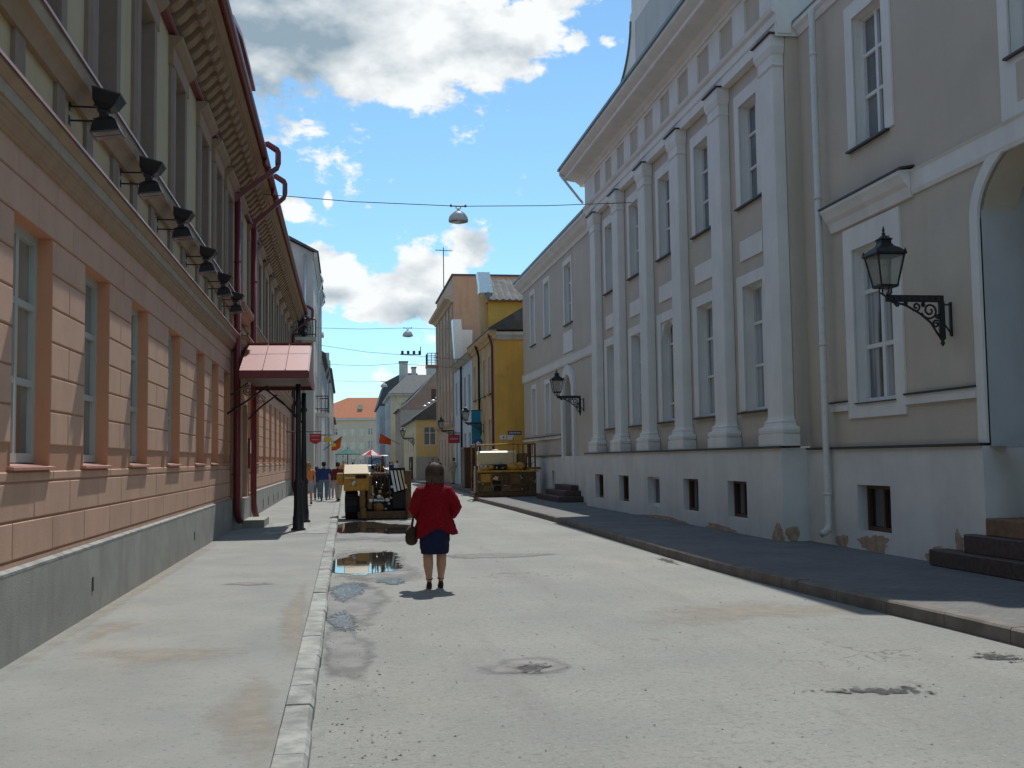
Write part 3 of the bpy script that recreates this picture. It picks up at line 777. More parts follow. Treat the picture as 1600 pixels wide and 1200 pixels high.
MB().box(8.41, 8.46, 10.45, 12.35, 6.12, 6.62).build('stucco_panel', m_gwall, RB)
MB().prism([(8.46, 9.55), (8.42, 9.55), (8.38, 9.65), (8.32, 9.70), (8.32, 9.80), (8.46, 9.82)], -6, P0 - .02).build('cornice', m_white, RB)
MB().prism([(8.30, 9.79), (8.31, 9.83), (13.5, 13.0), (13.5, 12.94)], -6, P0 - .02).build('roof', m_green_roof, RB)
# steps of the near entrance
for x, a, z0, z1, m in ((8.06, 14.3, .14, .365, m_step), (8.2, 13.65, .36, .61, m_step), (8.33, 13.33, .605, .835, m_steptop)):
    MB().box(x, 9.25, 2 * NC - a, a, z0, z1).build('step', m, RB, bevel=.015)
# white downpipe in the corner
dp = MB().tube([(8.26, 17.9, 9.62), (8.26, 17.9, .52), (8.22, 17.87, .40), (8.08, 17.80, .34)], .06, 10).build('drainpipe', m_cream_pipe, RB, True)
for z in (1.0, 3.6, 6.2, 8.8): MB().lathe([(.07, 0), (.075, .02), (.07, .05)], (8.26, 17.9, z), 10).build('pipe_clip', m_cream_pipe, dp, True)
# patches where the paint has come off the foot of the plinth
def peel(cy, cz, ry, rz, x, seed, axis='x'):
    rnd = random.Random(seed); pts = []
    for i in range(44):
        a = 2 * math.pi * i / 44; k = .9 + .16 * math.sin(3 * a + seed) + rnd.uniform(-.14, .14)
        z = max(.142, cz + rz * k * math.sin(a))
        pts.append((cy + ry * k * math.cos(a), z))
    MB().prism(pts, x - .004, x + .01, axis).build('peeled_plaster', m_peel, RB)
peel(16.45, .26, .52, .17, 8.348, 1); peel(14.6, .22, .26, .16, 8.348, 2); peel(14.0, .45, .10, .2, 8.348, 5); peel(19.15, .24, .3, .2, 7.848, 3); peel(22.4, .18, 1.0, .08, 7.848, 4); peel(13.75, .30, .2, .2, 8.348, 8)
peel(8.02, .26, .14, .18, P0 - .002, 6, 'y'); peel(17.6, .22, .25, .14, 8.348, 7); peel(26.5, .17, 2.2, .06, 7.848, 9)
# ------------------------------------------------------------------ the salmon building on the left
LB = thing('salmon_building', 'long salmon building with grooved plaster blocks and yellow upper storey, left of the street', 'building', (-2.75, 26, 0))
LX = -2.75
W1 = [5.1, 7.65, 10.19, 12.73, 15.28, 18.3, 21.5, 23.9, 26.2]      # window centres, near part
W2 = [32.2, 35.2, 38.2, 41.2, 44.2, 47.2, 50.2, 53.2]              # far part
HW = .61
WZ0, WZ1 = 1.70, 3.855
S1 = (-6.0, 27.3); BAY = (27.3, 30.0); S2 = (30.0, 56.0)
# plinth
mb = MB()
for a, b2, x in ((S1[0], S1[1], LX + .05), (*BAY, LX + .25), (S2[0], S2[1], LX + .05)):
    mb.box(-3.6, x, a, b2, -.05, .815)
mb.build('plinth', m_conc, LB)
MB().prism([(LX - .05, .812), (LX + .052, .812), (LX + .052, .835), (LX - .05, .87)], S1[0], S1[1]).build('plinth_top', m_kerb, LB)
MB().prism([(LX - .05, .812), (LX + .052, .812), (LX + .052, .835), (LX - .05, .87)], S2[0], S2[1]).build('plinth_top', m_kerb, LB)
# backing wall (the recessed joint plane) with deep window openings
JX = LX - .015
hol = [(c - HW, c + HW, WZ0, WZ1) for c in W1 + W2]
wall(MB(), 'x', JX, -1, S1[0], S1[1], .82, 4.5, hol[:len(W1)], .0).build('wall', m_salmon_j, LB)
wall(MB(), 'x', JX, -1, S2[0], S2[1], .82, 4.5, hol[len(W1):], .0).build('wall', m_salmon_j, LB)
for h in hol:
    mb = MB(); reveal(mb, 'x', LX, -1, [h], .24, .004); mb.build('window_reveal', m_reveal, LB)
for c in W1 + W2:
    window(LB, 'x', LX, -1, c - HW, c + HW, WZ0 + .03, WZ1, 2, (.345, .68), m_frame_l, m_glass_l, .085, .045, .19)
    s = MB().prism([(LX - .20, WZ0 + .03), (LX + .045, WZ0 - .012), (LX + .045, WZ0 - .037), (LX + .005, WZ0 - .03), (LX - .20, WZ0 - .005)], c - HW - .05, c + HW + .05).build('sill', m_copper if c < 60 else m_copper, LB)
# plaster blocks
rows = [.905 + .3275 * k for k in range(12)]
rows = [r for r in rows if r < 4.2] + [4.47]
bc = {}
def block(y0, y1, z0, z1):
    g = .008
    key = (round(y1 - y0, 2), round(z1 - z0, 3))
    if key not in bc:
        w, h = key[0] - 2 * g, key[1] - 2 * g
        t, q = .017, .010
        m = MB().rings([[(-t, -w / 2 - q * 0, -h / 2), (-t, w / 2, -h / 2), (-t, w / 2, h / 2), (-t, -w / 2, h / 2)],
                        [(-q, -w / 2, -h / 2), (-q, w / 2, -h / 2), (-q, w / 2, h / 2), (-q, -w / 2, h / 2)],
                        [(0, -w / 2 + q, -h / 2 + q), (0, w / 2 - q, -h / 2 + q), (0, w / 2 - q, h / 2 - q), (0, -w / 2 + q, h / 2 - q)]])
        bc[key] = m.mesh('plaster_block')
    inst('plaster_block', bc[key], m_salmon, LB, (LX + random.uniform(-.001, .001), (y0 + y1) / 2, (z0 + z1) / 2))
def fill(y0, y1, z0, z1, odd, piece):
    n = max(1, round((y1 - y0) / piece))
    if y1 - y0 > 2.2 * piece:
        off = piece * .5 if odd else 0
        cuts = [y0] + [y for y in [y0 + off + piece * k for k in range(1, n + 2)] if y0 + .25 < y < y1 - .25] + [y1]
    else:
        cuts = [y0 + (y1 - y0) * k / n for k in range(n + 1)]
    for a, b2 in zip(cuts, cuts[1:]): block(a, b2, z0, z1)
for ws, (sa, sb) in ((W1, (8.4, S1[1])), (W2, S2)):
    for i, (z0, z1) in enumerate(zip(rows, rows[1:])):
        mid = (z0 + z1) / 2
        far = sa > 20
        if WZ0 + .02 < mid < WZ1 and not (z0 < WZ0 < z1):
            edges = [sa] + [e for c in ws if c > sa for e in (c - HW, c + HW)] + [sb]
            for a, b2 in zip(edges[::2], edges[1::2]):
                if b2 - a > .1: fill(a, b2, z0, z1, False, (2.2 if far else (1.4 if i % 2 == 0 else .72)))
        elif z0 < WZ0 < z1:
            fill(sa, sb, z0, WZ0 - .042, i % 2, 2.4 if far else 1.27)
            edges = [sa] + [e for c in ws if c > sa for e in (c - HW, c + HW)] + [sb]
        else:
            fill(sa, sb, z0, z1, i % 2, 3.0 if far else 1.27)
MB().prism([(LX - .03, .83), (LX - .004, .83), (LX - .004, .893), (LX - .03, .893)], S1[0], S1[1]).build('base_course', m_salmon, LB)
MB().prism([(LX - .03, .83), (LX - .004, .83), (LX - .004, .893), (LX - .03, .893)], *S2).build('base_course', m_salmon, LB)
# small vents in the plinth
vm = MB().box(-.01, .008, -.045, .045, -.11, .11).mesh('vent', bevel=.003)
for y, z in ((12.4, .42), (20.4, .40), (37, .35), (39.6, .35), (42.3, .35), (45, .35), (48, .35)): inst('vent', vm, m_flash, LB, (LX + .05, y, z), scale=(1, .8, .7) if y < 30 else (1, 2.4, 1.4))

# projecting entrance bay
mb = wall(MB(), 'x', LX + .20, -1, *BAY, .815, 4.6, [(28.0, 29.3, .82, 3.2)], .3)
for y in BAY: mb.quad((LX - .1, y, .8), (LX + .2, y, .8), (LX + .2, y, 4.6), (LX - .1, y, 4.6))
mb.build('wall', m_salmon, LB)
dr = MB().box(LX - .12, LX - .06, 28.0, 29.3, .3, 3.2).build('door', m_door, LB)
MB().box(LX + .1, LX + .75, 27.8, 29.5, .1, .28).build('step', m_conc, LB)
MB().box(LX + .2, LX + .26, 29.5, 29.75, 1.55, 2.35).build('notice_board', m_redmetal, LB)
MB().box(LX + .26, LX + .265, 29.53, 29.72, 1.95, 2.3).build('notice', m_white, LB)

# lower cornice with its flashing
for (a, b2), x in ((S1, LX), ((BAY[0] - .1, BAY[1] + .1), LX + .2), ((S2[0] + .1, S2[1]), LX)):
    MB().prism([(x - .1, 4.42), (x + .02, 4.42), (x + .035, 4.45), (x + .05, 4.455), (x + .055, 4.49), (x + .085, 4.52), (x + .09, 4.555), (x + .105, 4.56), (x + .11, 4.60), (x - .1, 4.60)], a, b2).build('lower_cornice', m_tan, LB)
    MB().prism([(x - .1, 4.602), (x + .125, 4.602), (x + .13, 4.66), (x + .135, 4.665), (x + .135, 4.70), (x - .1, 4.70)], a, b2).build('lower_cornice_band', m_greyband, LB)
    MB().prism([(x - .1, 4.702), (x + .145, 4.702), (x + .165, 4.73), (x + .19, 4.755), (x + .19, 4.80), (x - .1, 4.84)], a, b2).build('lower_cornice_top', m_tan, LB)
    y = a
    while y < b2:
        e = min(b2, y + 2.6)
        MB().prism([(x - .08, 4.852), (x + .205, 4.812), (x + .205, 4.79), (x + .21, 4.79), (x + .21, 4.82), (x - .08, 4.86)], y, e - .012).build('flashing_strip', m_copper, LB)
        y = e
# upper storey
U1 = [c for c in W1 if c > 3]; U2 = W2
UHW = .50
uh = [(c - UHW, c + UHW, 5.74, 8.0) for c in U1 + [28.65] + U2]
mb = wall(MB(), 'x', LX, -1, S1[0], S2[1], 4.66, 9.3, uh, .24)
mb.build('upper_wall', m_yellow_w, LB)
strip = MB().box(-.03, .04, -.15, .15, 4.80, 5.42).mesh('pedestal_strip')
jamb = MB().prism([(-.02, -.16), (.07, -.16), (.07, .05), (.045, .09), (.045, .16), (-.02, .16)], 5.72, 8.02, 'z').mesh('window_jamb')
hood = MB().prism([(-.02, 8.02), (.08, 8.02), (.08, 8.30), (.12, 8.33), (.20, 8.42), (.22, 8.47), (-.02, 8.50)], -.86, .86).mesh('window_hood')
for c in U1 + [28.65] + U2:
    w_ = window(LB, 'x', LX, -1, c - UHW, c + UHW, 5.74, 8.0, 2, (.66,), m_frame_l, m_glass_d, .07, .04, .19, 'upper_window')
    mb = MB(); reveal(mb, 'x', LX, -1, [(c - UHW + .004, c + UHW - .004, 5.744, 7.996)], .2, -.02); mb.build('window_reveal', m_brown, w_)
    for s in (-1, 1):
        inst('pedestal_strip', strip, m_brown, LB, (LX, c + s * (UHW + .17), 0))
        inst('window_jamb', jamb, m_brown, LB, (LX, c + s * (UHW + .17), 0), scale=(1, s, 1))
    inst('window_hood', hood, m_tan, LB, (LX, c, 0))
def led(x): return [(x - .05, 5.36), (x + .06, 5.36), (x + .09, 5.44), (x + .12, 5.50), (x + .17, 5.53), (x + .20, 5.60), (x + .20, 5.66), (x - .05, 5.70)]
MB().prism(led(LX)[:5] + [(LX - .05, 5.53)], *S1).build('sill_ledge', m_tan, LB)
MB().prism([(LX - .05, 5.532), (LX + .17, 5.532), (LX + .20, 5.60), (LX + .20, 5.66), (LX - .05, 5.70)], *S1).build('sill_ledge_band', m_greyband, LB)
MB().prism(led(LX), *S2).build('sill_ledge', m_tan, LB)
MB().prism(led(LX + .12), BAY[0], BAY[1]).build('sill_ledge', m_tan, LB)
y = S1[0]
while y < S2[1]:
    e = min(S2[1], y + 2.6)
    MB().prism([(LX - .03, 5.705), (LX + .225, 5.668), (LX + .225, 5.645), (LX + .23, 5.645), (LX + .23, 5.675), (LX - .03, 5.715)], y, e - .01).build('flashing_strip', m_copper, LB)
    y = e
MB().prism([(LX - .03, 8.51), (LX + .10, 8.51), (LX + .13, 8.54), (LX + .13, 8.57), (LX - .03, 8.59)], S1[0], S2[1]).build('frieze_moulding', m_redmetal, LB)
MB().prism([(LX - .03, 8.60), (LX + .06, 8.60), (LX + .06, 8.98), (LX + .60, 9.06), (LX + .60, 9.10), (LX - .03, 9.12)], S1[0], S2[1] + .2).build('frieze', m_tan, LB)
con = MB()
con.rings([[(x, y, z) for y in (-.13, .13) for z in ((z0, z1) if y < 0 else (z1, z0))] for x, z0, z1 in ((.058, 8.64, 8.99), (.16, 8.66, 9.01), (.26, 8.74, 9.02), (.36, 8.86, 9.03), (.44, 8.90, 9.05), (.50, 8.91, 9.06), (.55, 8.96, 9.06))])
con.rings([[(.44 + .055 * math.cos(t), y, 8.915 + .055 * math.sin(t)) for t in [2 * math.pi * k / 10 for k in range(10)]] for y in (-.145, .145)])
con = con.mesh('console')
y = 8.0
while y < S2[1] - .1:
    inst('console', con, m_tan, LB, (LX, y, 0)); y += .52
MB().prism([(LX - .03, 9.105), (LX + .63, 9.105), (LX + .66, 9.16), (LX + .72, 9.19), (LX + .72, 9.27), (LX - .03, 9.33)], S1[0], S2[1] + .25).build('eaves_cornice', m_tan, LB)
GX, GZ = LX + .80, 9.28
mb = MB(); gp = [(GX + .085 * math.cos(t), GZ + .085 * math.sin(t)) for t in [math.pi + math.pi * k / 8 for k in range(9)]]
mb.prism(gp + [(GX + .075, GZ + .01), (GX, GZ - .06), (GX - .075, GZ + .01)], S1[0], S2[1] + .3)
mb.build('gutter', m_redmetal, LB)
MB().prism([(LX + .70, 9.34), (LX + .72, 9.30), (-7.5, 12.3), (-7.5, 12.35)], S1[0], S2[1] + .3).build('roof', m_redroof, LB)
mb = MB(); wall(mb, 'y', S2[1], -1, -7.5, LX, -.05, 9.3); mb.quad((-7.5, S2[1], 9.3), (LX, S2[1], 9.3), (-7.5, S2[1], 12.3)); mb.quad((-7.5, S1[0], -.05), (LX, S1[0], -.05), (LX, S1[0], 9.3), (-7.5, S1[0], 12.3))
mb.build('end_wall', m_yellow_w, LB)
# wall dormer breaking through the gutter line
DX = LX + .66
dp_ = [(18.3, 9.30), (19.75, 9.80), (21.3, 10.08), (23.0, 10.12), (24.5, 10.08)]
dm = MB().prism([(18.4, 9.2), (24.1, 9.2), (24.1, 9.9)] + [(a, z - .05) for a, z in reversed(dp_[1:4])], -5.5, DX, 'x')
d_o = dm.build('dormer', m_tan, LB)
MB().prism(dp_ + [(24.5, 10.02)] + [(a, z - .10) for a, z in reversed(dp_[:4])], -5.6, DX + .12, 'x').build('dormer_roof', m_redmetal, d_o)
MB().box(DX - .01, DX + .02, 20.6, 22.6, 9.38, 9.86).build('dormer_window', m_glass_d, d_o)
for y in (20.2, 23.4): MB().box(DX, DX + .05, y - .15, y + .15, 9.34, 9.8).build('dormer_pilaster', m_tan, d_o)

# dark red downpipes with box necks at the gutter
def downpipe(x, y, label, foot=True, zt=8.45):
    t = thing('downpipe', label, 'drainpipe', (x, y, .1), 'red downpipes of the salmon building')
    r = .083
    pts = [(x, y, zt - .35), (x, y, .62), (x + .015, y + .05, .46), (x + .05, y + .28, .24)]
    MB().tube(pts, r, 10).build('pipe', m_redmetal, t, True)
    MB().tube([(x, y, zt - .37), (x + .02, y, zt - .18), (GX + .30, y - .02, 8.98), (GX + .32, y - .02, 9.08), (GX + .32, y - .02, 9.36), (GX + .29, y - .02, 9.43), (GX + .06, y - .02, 9.58), (GX, y - .02, 9.55)], [r, r, r, r, r, r * .95, r * .9, r * .9], 4).build('swan_neck', m_redmetal, t)
    MB().tube([(GX, y - .02, 9.25), (GX, y - .02, 9.05), (GX + .12, y - .02, 8.95)], .06, 8).build('outlet', m_redmetal, t, True)
    for z in (1.4, 3.0, 4.9, 6.6): MB().lathe([(r + .008, 0), (r + .012, .02), (r + .008, .05)], (x, y, z), 10).build('pipe_clip', m_redmetal, t, True)
    for z in (1.4, 3.0): MB().box(min(x, LX) - .02, x, y - .015, y + .015, z + .01, z + .04).build('clip_arm', m_redmetal, t)
    return t
downpipe(LX + .15, 27.12, 'dark red downpipe in front of the porch, nearer of the two by the entrance')
downpipe(LX + .29, 30.2, 'dark red downpipe seen just beyond the porch roof end')
downpipe(LX + .15, 55.7, 'dark red downpipe at the far end of the salmon building')

# iron porch with a red sheet roof
PO = thing('porch', 'red sheet-metal porch roof on black iron posts over the pavement', 'porch', (-1.1, 27.8, .1))
RX0, RX1, RY0, RY1, RYC, EZ, RZ = -2.42, -.86, 25.65, 30.0, 27.8, 3.80, 4.63
for s, ye in ((-1, RY0), (1, RY1)):
    n = 3
    for k in range(n):
        xa, xb = RX0 + (RX1 - RX0) * k / n, RX0 + (RX1 - RX0) * (k + 1) / n
        MB().rings([[(xa + .003, ye, EZ), (xb - .003, ye, EZ), (xb - .003, ye, EZ + .03), (xa + .003, ye, EZ + .03)], [(xa + .003, RYC, RZ), (xb - .003, RYC, RZ), (xb - .003, RYC, RZ + .03), (xa + .003, RYC, RZ + .03)]]).build('roof_sheet', m_redroof, PO)
        if k: MB().rings([[(xa - .012, ye, EZ + .028), (xa + .012, ye, EZ + .028), (xa + .004, ye, EZ + .065), (xa - .004, ye, EZ + .065)], [(xa - .012, RYC, RZ + .028), (xa + .012, RYC, RZ + .028), (xa + .004, RYC, RZ + .065), (xa - .004, RYC, RZ + .065)]]).build('standing_seam', m_redroof, PO)
MB().box(RX0, RX1 + .02, RYC - .05, RYC + .05, RZ + .025, RZ + .07).build('ridge_cap', m_redroof, PO)
for y in (RY0, RY1): MB().box(RX0, RX1 + .03, y - .02, y + .03, EZ - .16, EZ + .01).build('fascia', m_redmetal, PO)
MB().prism([(RY0 + .03, EZ - .15), (RY1 - .03, EZ - .15), (RY1 - .03, EZ), (RYC, RZ - .01), (RY0 + .03, EZ)], RX1 - .02, RX1 + .025, 'x').build('gable_panel', m_redmetal, PO)
MB().box(RX0 + .02, RX1 - .03, RY0 + .04, RY1 - .04, EZ - .06, EZ - .03).build('ceiling', m_door, PO)
for y, x in ((26.1, -1.10), (29.6, -1.10)):
    MB().lathe([(.17, 0), (.17, .05), (.13, .07), (.13, .30), (.115, .36), (.105, .55), (.10, 1.0), (.115, 1.04), (.12, 1.1), (.10, 1.14), (.075, 1.2), (.062, 2.2), (.055, 2.9), (.075, 2.95), (.09, 3.0), (.06, 3.05), (.06, 3.44)], (x, y, .1), 14).build('post', m_iron, PO, True)
    MB().tube([(x - .09, y, 2.75), (x - .09, y, 3.45)], .02, 6).build('post_strut', m_iron, PO)
    MB().tube([(x, y, 2.7), (x - .35, y, 3.1), (x - .75, y, 3.42)], .022, 6).build('brace', m_iron, PO, True)
for y in (26.1, 29.6):
    MB().tube([(LX + .02 if y < 27 else LX + .2, y, 2.85), (LX + .55, y, 3.2), (LX + .95, y, 3.5)], .025, 6).build('brace', m_iron, PO, True)
    MB().tube([(LX + .5 + .14 * math.cos(t) * (1 - t / 16), y, 3.38 + .14 * math.sin(t) * (1 - t / 16)) for t in [k * .5 for k in range(26)]], .011, 5).build('scroll', m_iron, PO)

# floodlights in pairs on the yellow wall
m_bezel = metal('grey lamp bezel', (.07, .072, .075), .4)
m_lens = glass('floodlight lens', (.09, .09, .085), rough=.25)
def floodlight():
    t = thing('floodlight', 'x', 'floodlight', (0, 0, 0), 'floodlight pairs on the salmon building')
    for z, sgn in ((.09, 1), (-.09, -1)):
        MB().box(0, .012, -.04, .04, z - .055, z + .055).build('wall_plate', m_iron, t)
        MB().tube([(.01, 0, z), (.30, 0, z)], .013, 6).build('arm', m_iron, t)
        # tapered housing: narrow back, wide glass front, tilted up or down
        T = Matrix.Translation((.42, 0, z + sgn * .075)) @ Matrix.Rotation(-sgn * R(82 if sgn < 0 else 74), 4, 'Y')
        def place(mb): mb.v = [tuple(T @ Vector(p)) for p in mb.v]; return mb
        h = place(MB().rings([[(-.11, -.10, -.08), (-.11, .10, -.08), (-.11, .10, .08), (-.11, -.10, .08)], [(-.05, -.15, -.13), (-.05, .15, -.13), (-.05, .15, .13), (-.05, -.15, .13)], [(.09, -.20, -.165), (.09, .20, -.165), (.09, .20, .165), (.09, -.20, .165)]])).build('housing', m_iron, t)
        place(MB().box(.09, .105, -.205, .205, -.17, .17)).build('bezel', m_bezel, h)
        place(MB().box(.1052, .109, -.185, .185, -.15, .15)).build('lens', m_lens, h)
        place(MB().box(.109, .112, -.006, .006, -.15, .15)).build('lens_bar', m_iron, h)
        place(MB().box(-.16, -.10, -.07, .07, -.055, .055)).build('ballast', m_iron, h)
        MB().tube([(.30, -.12, z), (.30, .12, z), (.36, .17, z + sgn * .05)], .012, 5).build('yoke', m_iron, t)
    return t
fl_lab = ['nearest black floodlight pair on the yellow wall', 'second nearest black floodlight pair on the yellow wall', 'third black floodlight pair along the yellow wall', 'fourth black floodlight pair along the yellow wall', 'fifth black floodlight pair along the yellow wall', 'farthest floodlight pair, just short of the red downpipe']
f0 = floodlight()
for i, y in enumerate((11.33, 13.87, 16.55, 19.5, 22.2, 24.67)):
    o = f0 if i == 0 else copy_tree(f0)
    o.location = (LX + .002, y, 5.25); o['label'] = fl_lab[i]; o.scale = (.86, .74, .80)
MB().tube([(LX + .01, 26.9, 3.35), (LX + .04, 26.9, 3.35), (LX + .42, 26.85, 3.62)], .02, 6).build('flag_holder', m_iron, LB)
# ------------------------------------------------------------------ houses further up the street
def frontwins(parent, axis, c, inw, list_, fm=None, pm=None, cols=2, zs=(.66,), d=.12):
    for h in list_: window(parent, axis, c, inw, *h, cols, zs, fm or m_wframe, pm or m_glass_d, .07, .035, d)

def grid(a0, a1, n, w, zs):
    st_ = (a1 - a0) / n
    return [(a0 + st_ * (i + .5) - w / 2, a0 + st_ * (i + .5) + w / 2, z0, z1) for i in range(n) for z0, z1 in zs]

def shell(parent, xf, inw, y0, y1, z1, depth, mat, fh, gmat=None, gh=(), name='wall', dep=.15):
    """street facade at xf, near gable wall at y0, far wall and back"""
    xb = xf + inw * depth
    mb = wall(MB(), 'x', xf, inw, y0, y1, -.05, z1, fh, dep)
    mb.quad((xf, y1, -.05), (xb, y1, -.05), (xb, y1, z1), (xf, y1, z1)); mb.quad((xb, y0, -.05), (xb, y1, -.05), (xb, y1, z1), (xb, y0, z1))
    mb.build(name, mat, parent)
    wall(MB(), 'y', y0, 1, min(xf, xb), max(xf, xb), -.05, z1, gh, dep).build('gable_wall', gmat or mat, parent)

# --- yellow corner house
YH = thing('yellow_house', 'ochre yellow house with peeling street front and dark corrugated attic roof', 'building', (7.22, 52.5, 0))
fh = grid(53.4, 61.6, 4, 1.0, ((1.9, 3.7), (5.0, 6.9)))
shell(YH, 7.22, 1, 52.5, 61.8, 7.75, 6, m_ochre2, fh, m_ochre)
frontwins(YH, 'x', 7.22, 1, fh)
for h in fh: sill(YH, 'x', 7.22, 1, h[0] - .1, h[1] + .1, h[2], m_flash, .1, .05)
MB().prism([(7.3, 7.6), (7.14, 7.6), (7.10, 7.72), (6.98, 7.80), (6.92, 7.92), (6.92, 8.02), (7.3, 8.1)], 52.3, 61.9).build('cornice', m_ochre2, YH)
MB().prism([(52.6, 7.55), (52.43, 7.55), (52.38, 7.68), (52.28, 7.78), (52.28, 7.92), (52.6, 7.98)], 7.28, 8.9, 'x').build('return_cornice', m_pale, YH)
MB().prism([(6.88, 8.03), (6.90, 8.10), (8.9, 9.3), (13.2, 8.1), (13.2, 8.03)], 52.2, 61.9).build('lower_roof', m_slate, YH)
MB().prism([(7.3, 8.0), (8.9, 9.25), (13.2, 8.1)], 52.45, 52.52).build('gable', m_ochre, YH)
MB().box(7.75, 12.5, 58.5, 61.7, 8.0, 10.35).build('attic_storey', m_ochre, YH)
for k in range(14):
    xa = 7.6 + k * .36
    MB().rings([[(xa, 58.0, 10.32), (xa + .18, 58.0, 10.40), (xa + .35, 58.0, 10.32), (xa + .35, 58.0, 10.29), (xa, 58.0, 10.29)], [(xa, 60.6, 11.85), (xa + .18, 60.6, 11.93), (xa + .35, 60.6, 11.85), (xa + .35, 60.6, 11.82), (xa, 60.6, 11.82)]]).build('roof_sheet', m_corr, YH)
MB().prism([(58.2, 10.28), (60.5, 11.75), (61.9, 10.28)], 7.62, 12.6, 'x').build('attic_gable', m_ochre, YH)
ch = MB().box(7.35, 8.0, 58.9, 59.6, 8.2, 10.85).build('chimney', m_ochre2, YH)
MB().rings([[(7.30, 58.85, 10.85), (8.05, 58.85, 10.85), (8.05, 59.65, 10.85), (7.30, 59.65, 10.85)], [(7.30, 58.87, 11.3), (8.0, 58.87, 11.3), (8.0, 59.65, 11.3), (7.3, 59.65, 11.3)], [(7.2, 58.9, 12.0), (7.88, 58.9, 12.0), (7.88, 59.65, 12.0), (7.2, 59.65, 12.0)]]).build('chimney_sheet', m_zinc, ch)
for y, x in ((52.75, 7.13), (58.2, 7.13)):
    MB().tube([(6.95, y, 7.85), (7.1, y, 7.4), (x, y, 7.2), (x, y, .3)], .06, 8).build('drainpipe', m_redmetal if y < 55 else m_dark, YH, True)
def plate(name, label, cat, x0, x1, y, z0, z1, mat, marks=(), mm=None):
    t = thing(name, label, cat, ((x0 + x1) / 2, y, z0))
    MB().box(x0, x1, y - .02, y + .004, z0, z1).build('plate', mat, t, bevel=.004)
    for a, b2, c, d in marks: MB().box(x0 + (x1 - x0) * a, x0 + (x1 - x0) * b2, y - .025, y - .018, z0 + (z1 - z0) * c, z0 + (z1 - z0) * d).build('lettering', mm, t)
    return t
m_sign_b = metal('blue enamel', (.02, .05, .22), .3)
m_sign_w = metal('white enamel', (.72, .74, .72), .3)
m_sign_r = metal('red sign paint', (.42, .012, .02), .4)
m_sign_y = metal('yellow sign paint', (.72, .50, .02), .4)
m_banner = paint('turquoise banner cloth', (.03, .26, .38), var=.08, streak=0)
letters = [(.10 + .105 * k, .10 + .105 * k + .07, .30, .62 + .1 * (k % 2)) for k in range(8)]
plate('street_sign', 'dark blue street name plate on the ochre yellow wall', 'sign', 7.82, 8.5, 52.49, 2.90, 3.06, m_sign_b, letters, m_sign_w)
plate('wall_sign', 'small white plate with a dark mark on the ochre wall', 'sign', 7.42, 7.74, 52.49, 2.66, 2.88, m_sign_w, [(.5, .68, .3, .7)], m_dark)
plate('wall_sign', 'plain white plate under the blue street name plate', 'sign', 7.80, 8.10, 52.49, 2.64, 2.87, m_sign_w)
bn = thing('banner', 'tall turquoise banner hanging off the yellow house front', 'banner', (6.9, 58, 2.6))
MB().rings([[(6.62, 57.5 + .02, 2.5), (7.12, 57.52, 2.5), (7.12, 57.54, 2.5), (6.62, 57.54, 2.5)], [(6.62, 57.47, 3.4), (7.12, 57.5, 3.4), (7.12, 57.52, 3.4), (6.62, 57.49, 3.4)], [(6.62, 57.5, 4.3), (7.12, 57.5, 4.3), (7.12, 57.52, 4.3), (6.62, 57.52, 4.3)]]).build('cloth', m_banner, bn)
MB().tube([(6.58, 57.51, 4.32), (7.23, 57.51, 4.32)], .02, 6).build('pole', m_iron, bn)
MB().tube([(6.58, 57.51, 2.48), (7.23, 57.51, 2.48)], .02, 6).build('pole', m_iron, bn)
rs = thing('road_sign', 'round blue road sign on a post by the turquoise banner', 'sign', (6.45, 53.2, .14))
MB().tube([(6.45, 53.2, .14), (6.45, 53.2, 2.75)], .03, 8).build('post', m_zinc, rs, True)
MB().prism([(6.45 + .22 * math.cos(t), 2.55 + .22 * math.sin(t)) for t in [math.pi * k / 12 for k in range(24)]], 53.15, 53.165).build('disc', m_sign_b, rs)
MB().prism([(6.33, 2.50), (6.45, 2.63), (6.45, 2.57), (6.57, 2.50), (6.57, 2.46), (6.45, 2.51), (6.45, 2.43)], 53.142, 53.149).build('arrow', m_sign_w, rs)
# wooden booth by the yellow house
bo = thing('door_screen', 'dark red-brown timber booth beside the yellow house front', 'booth', (6.7, 60, .14))
MB().box(6.45, 7.2, 59.6, 61.2, .14, 2.3).build('body', m_door, bo)
for k in range(4): MB().box(6.48 + k * .18, 6.62 + k * .18, 59.585, 59.6, .2, 2.2).build('board', m_door, bo)
MB().box(6.4, 7.22, 59.5, 61.3, 2.3, 2.38).build('roof', m_redmetal, bo)

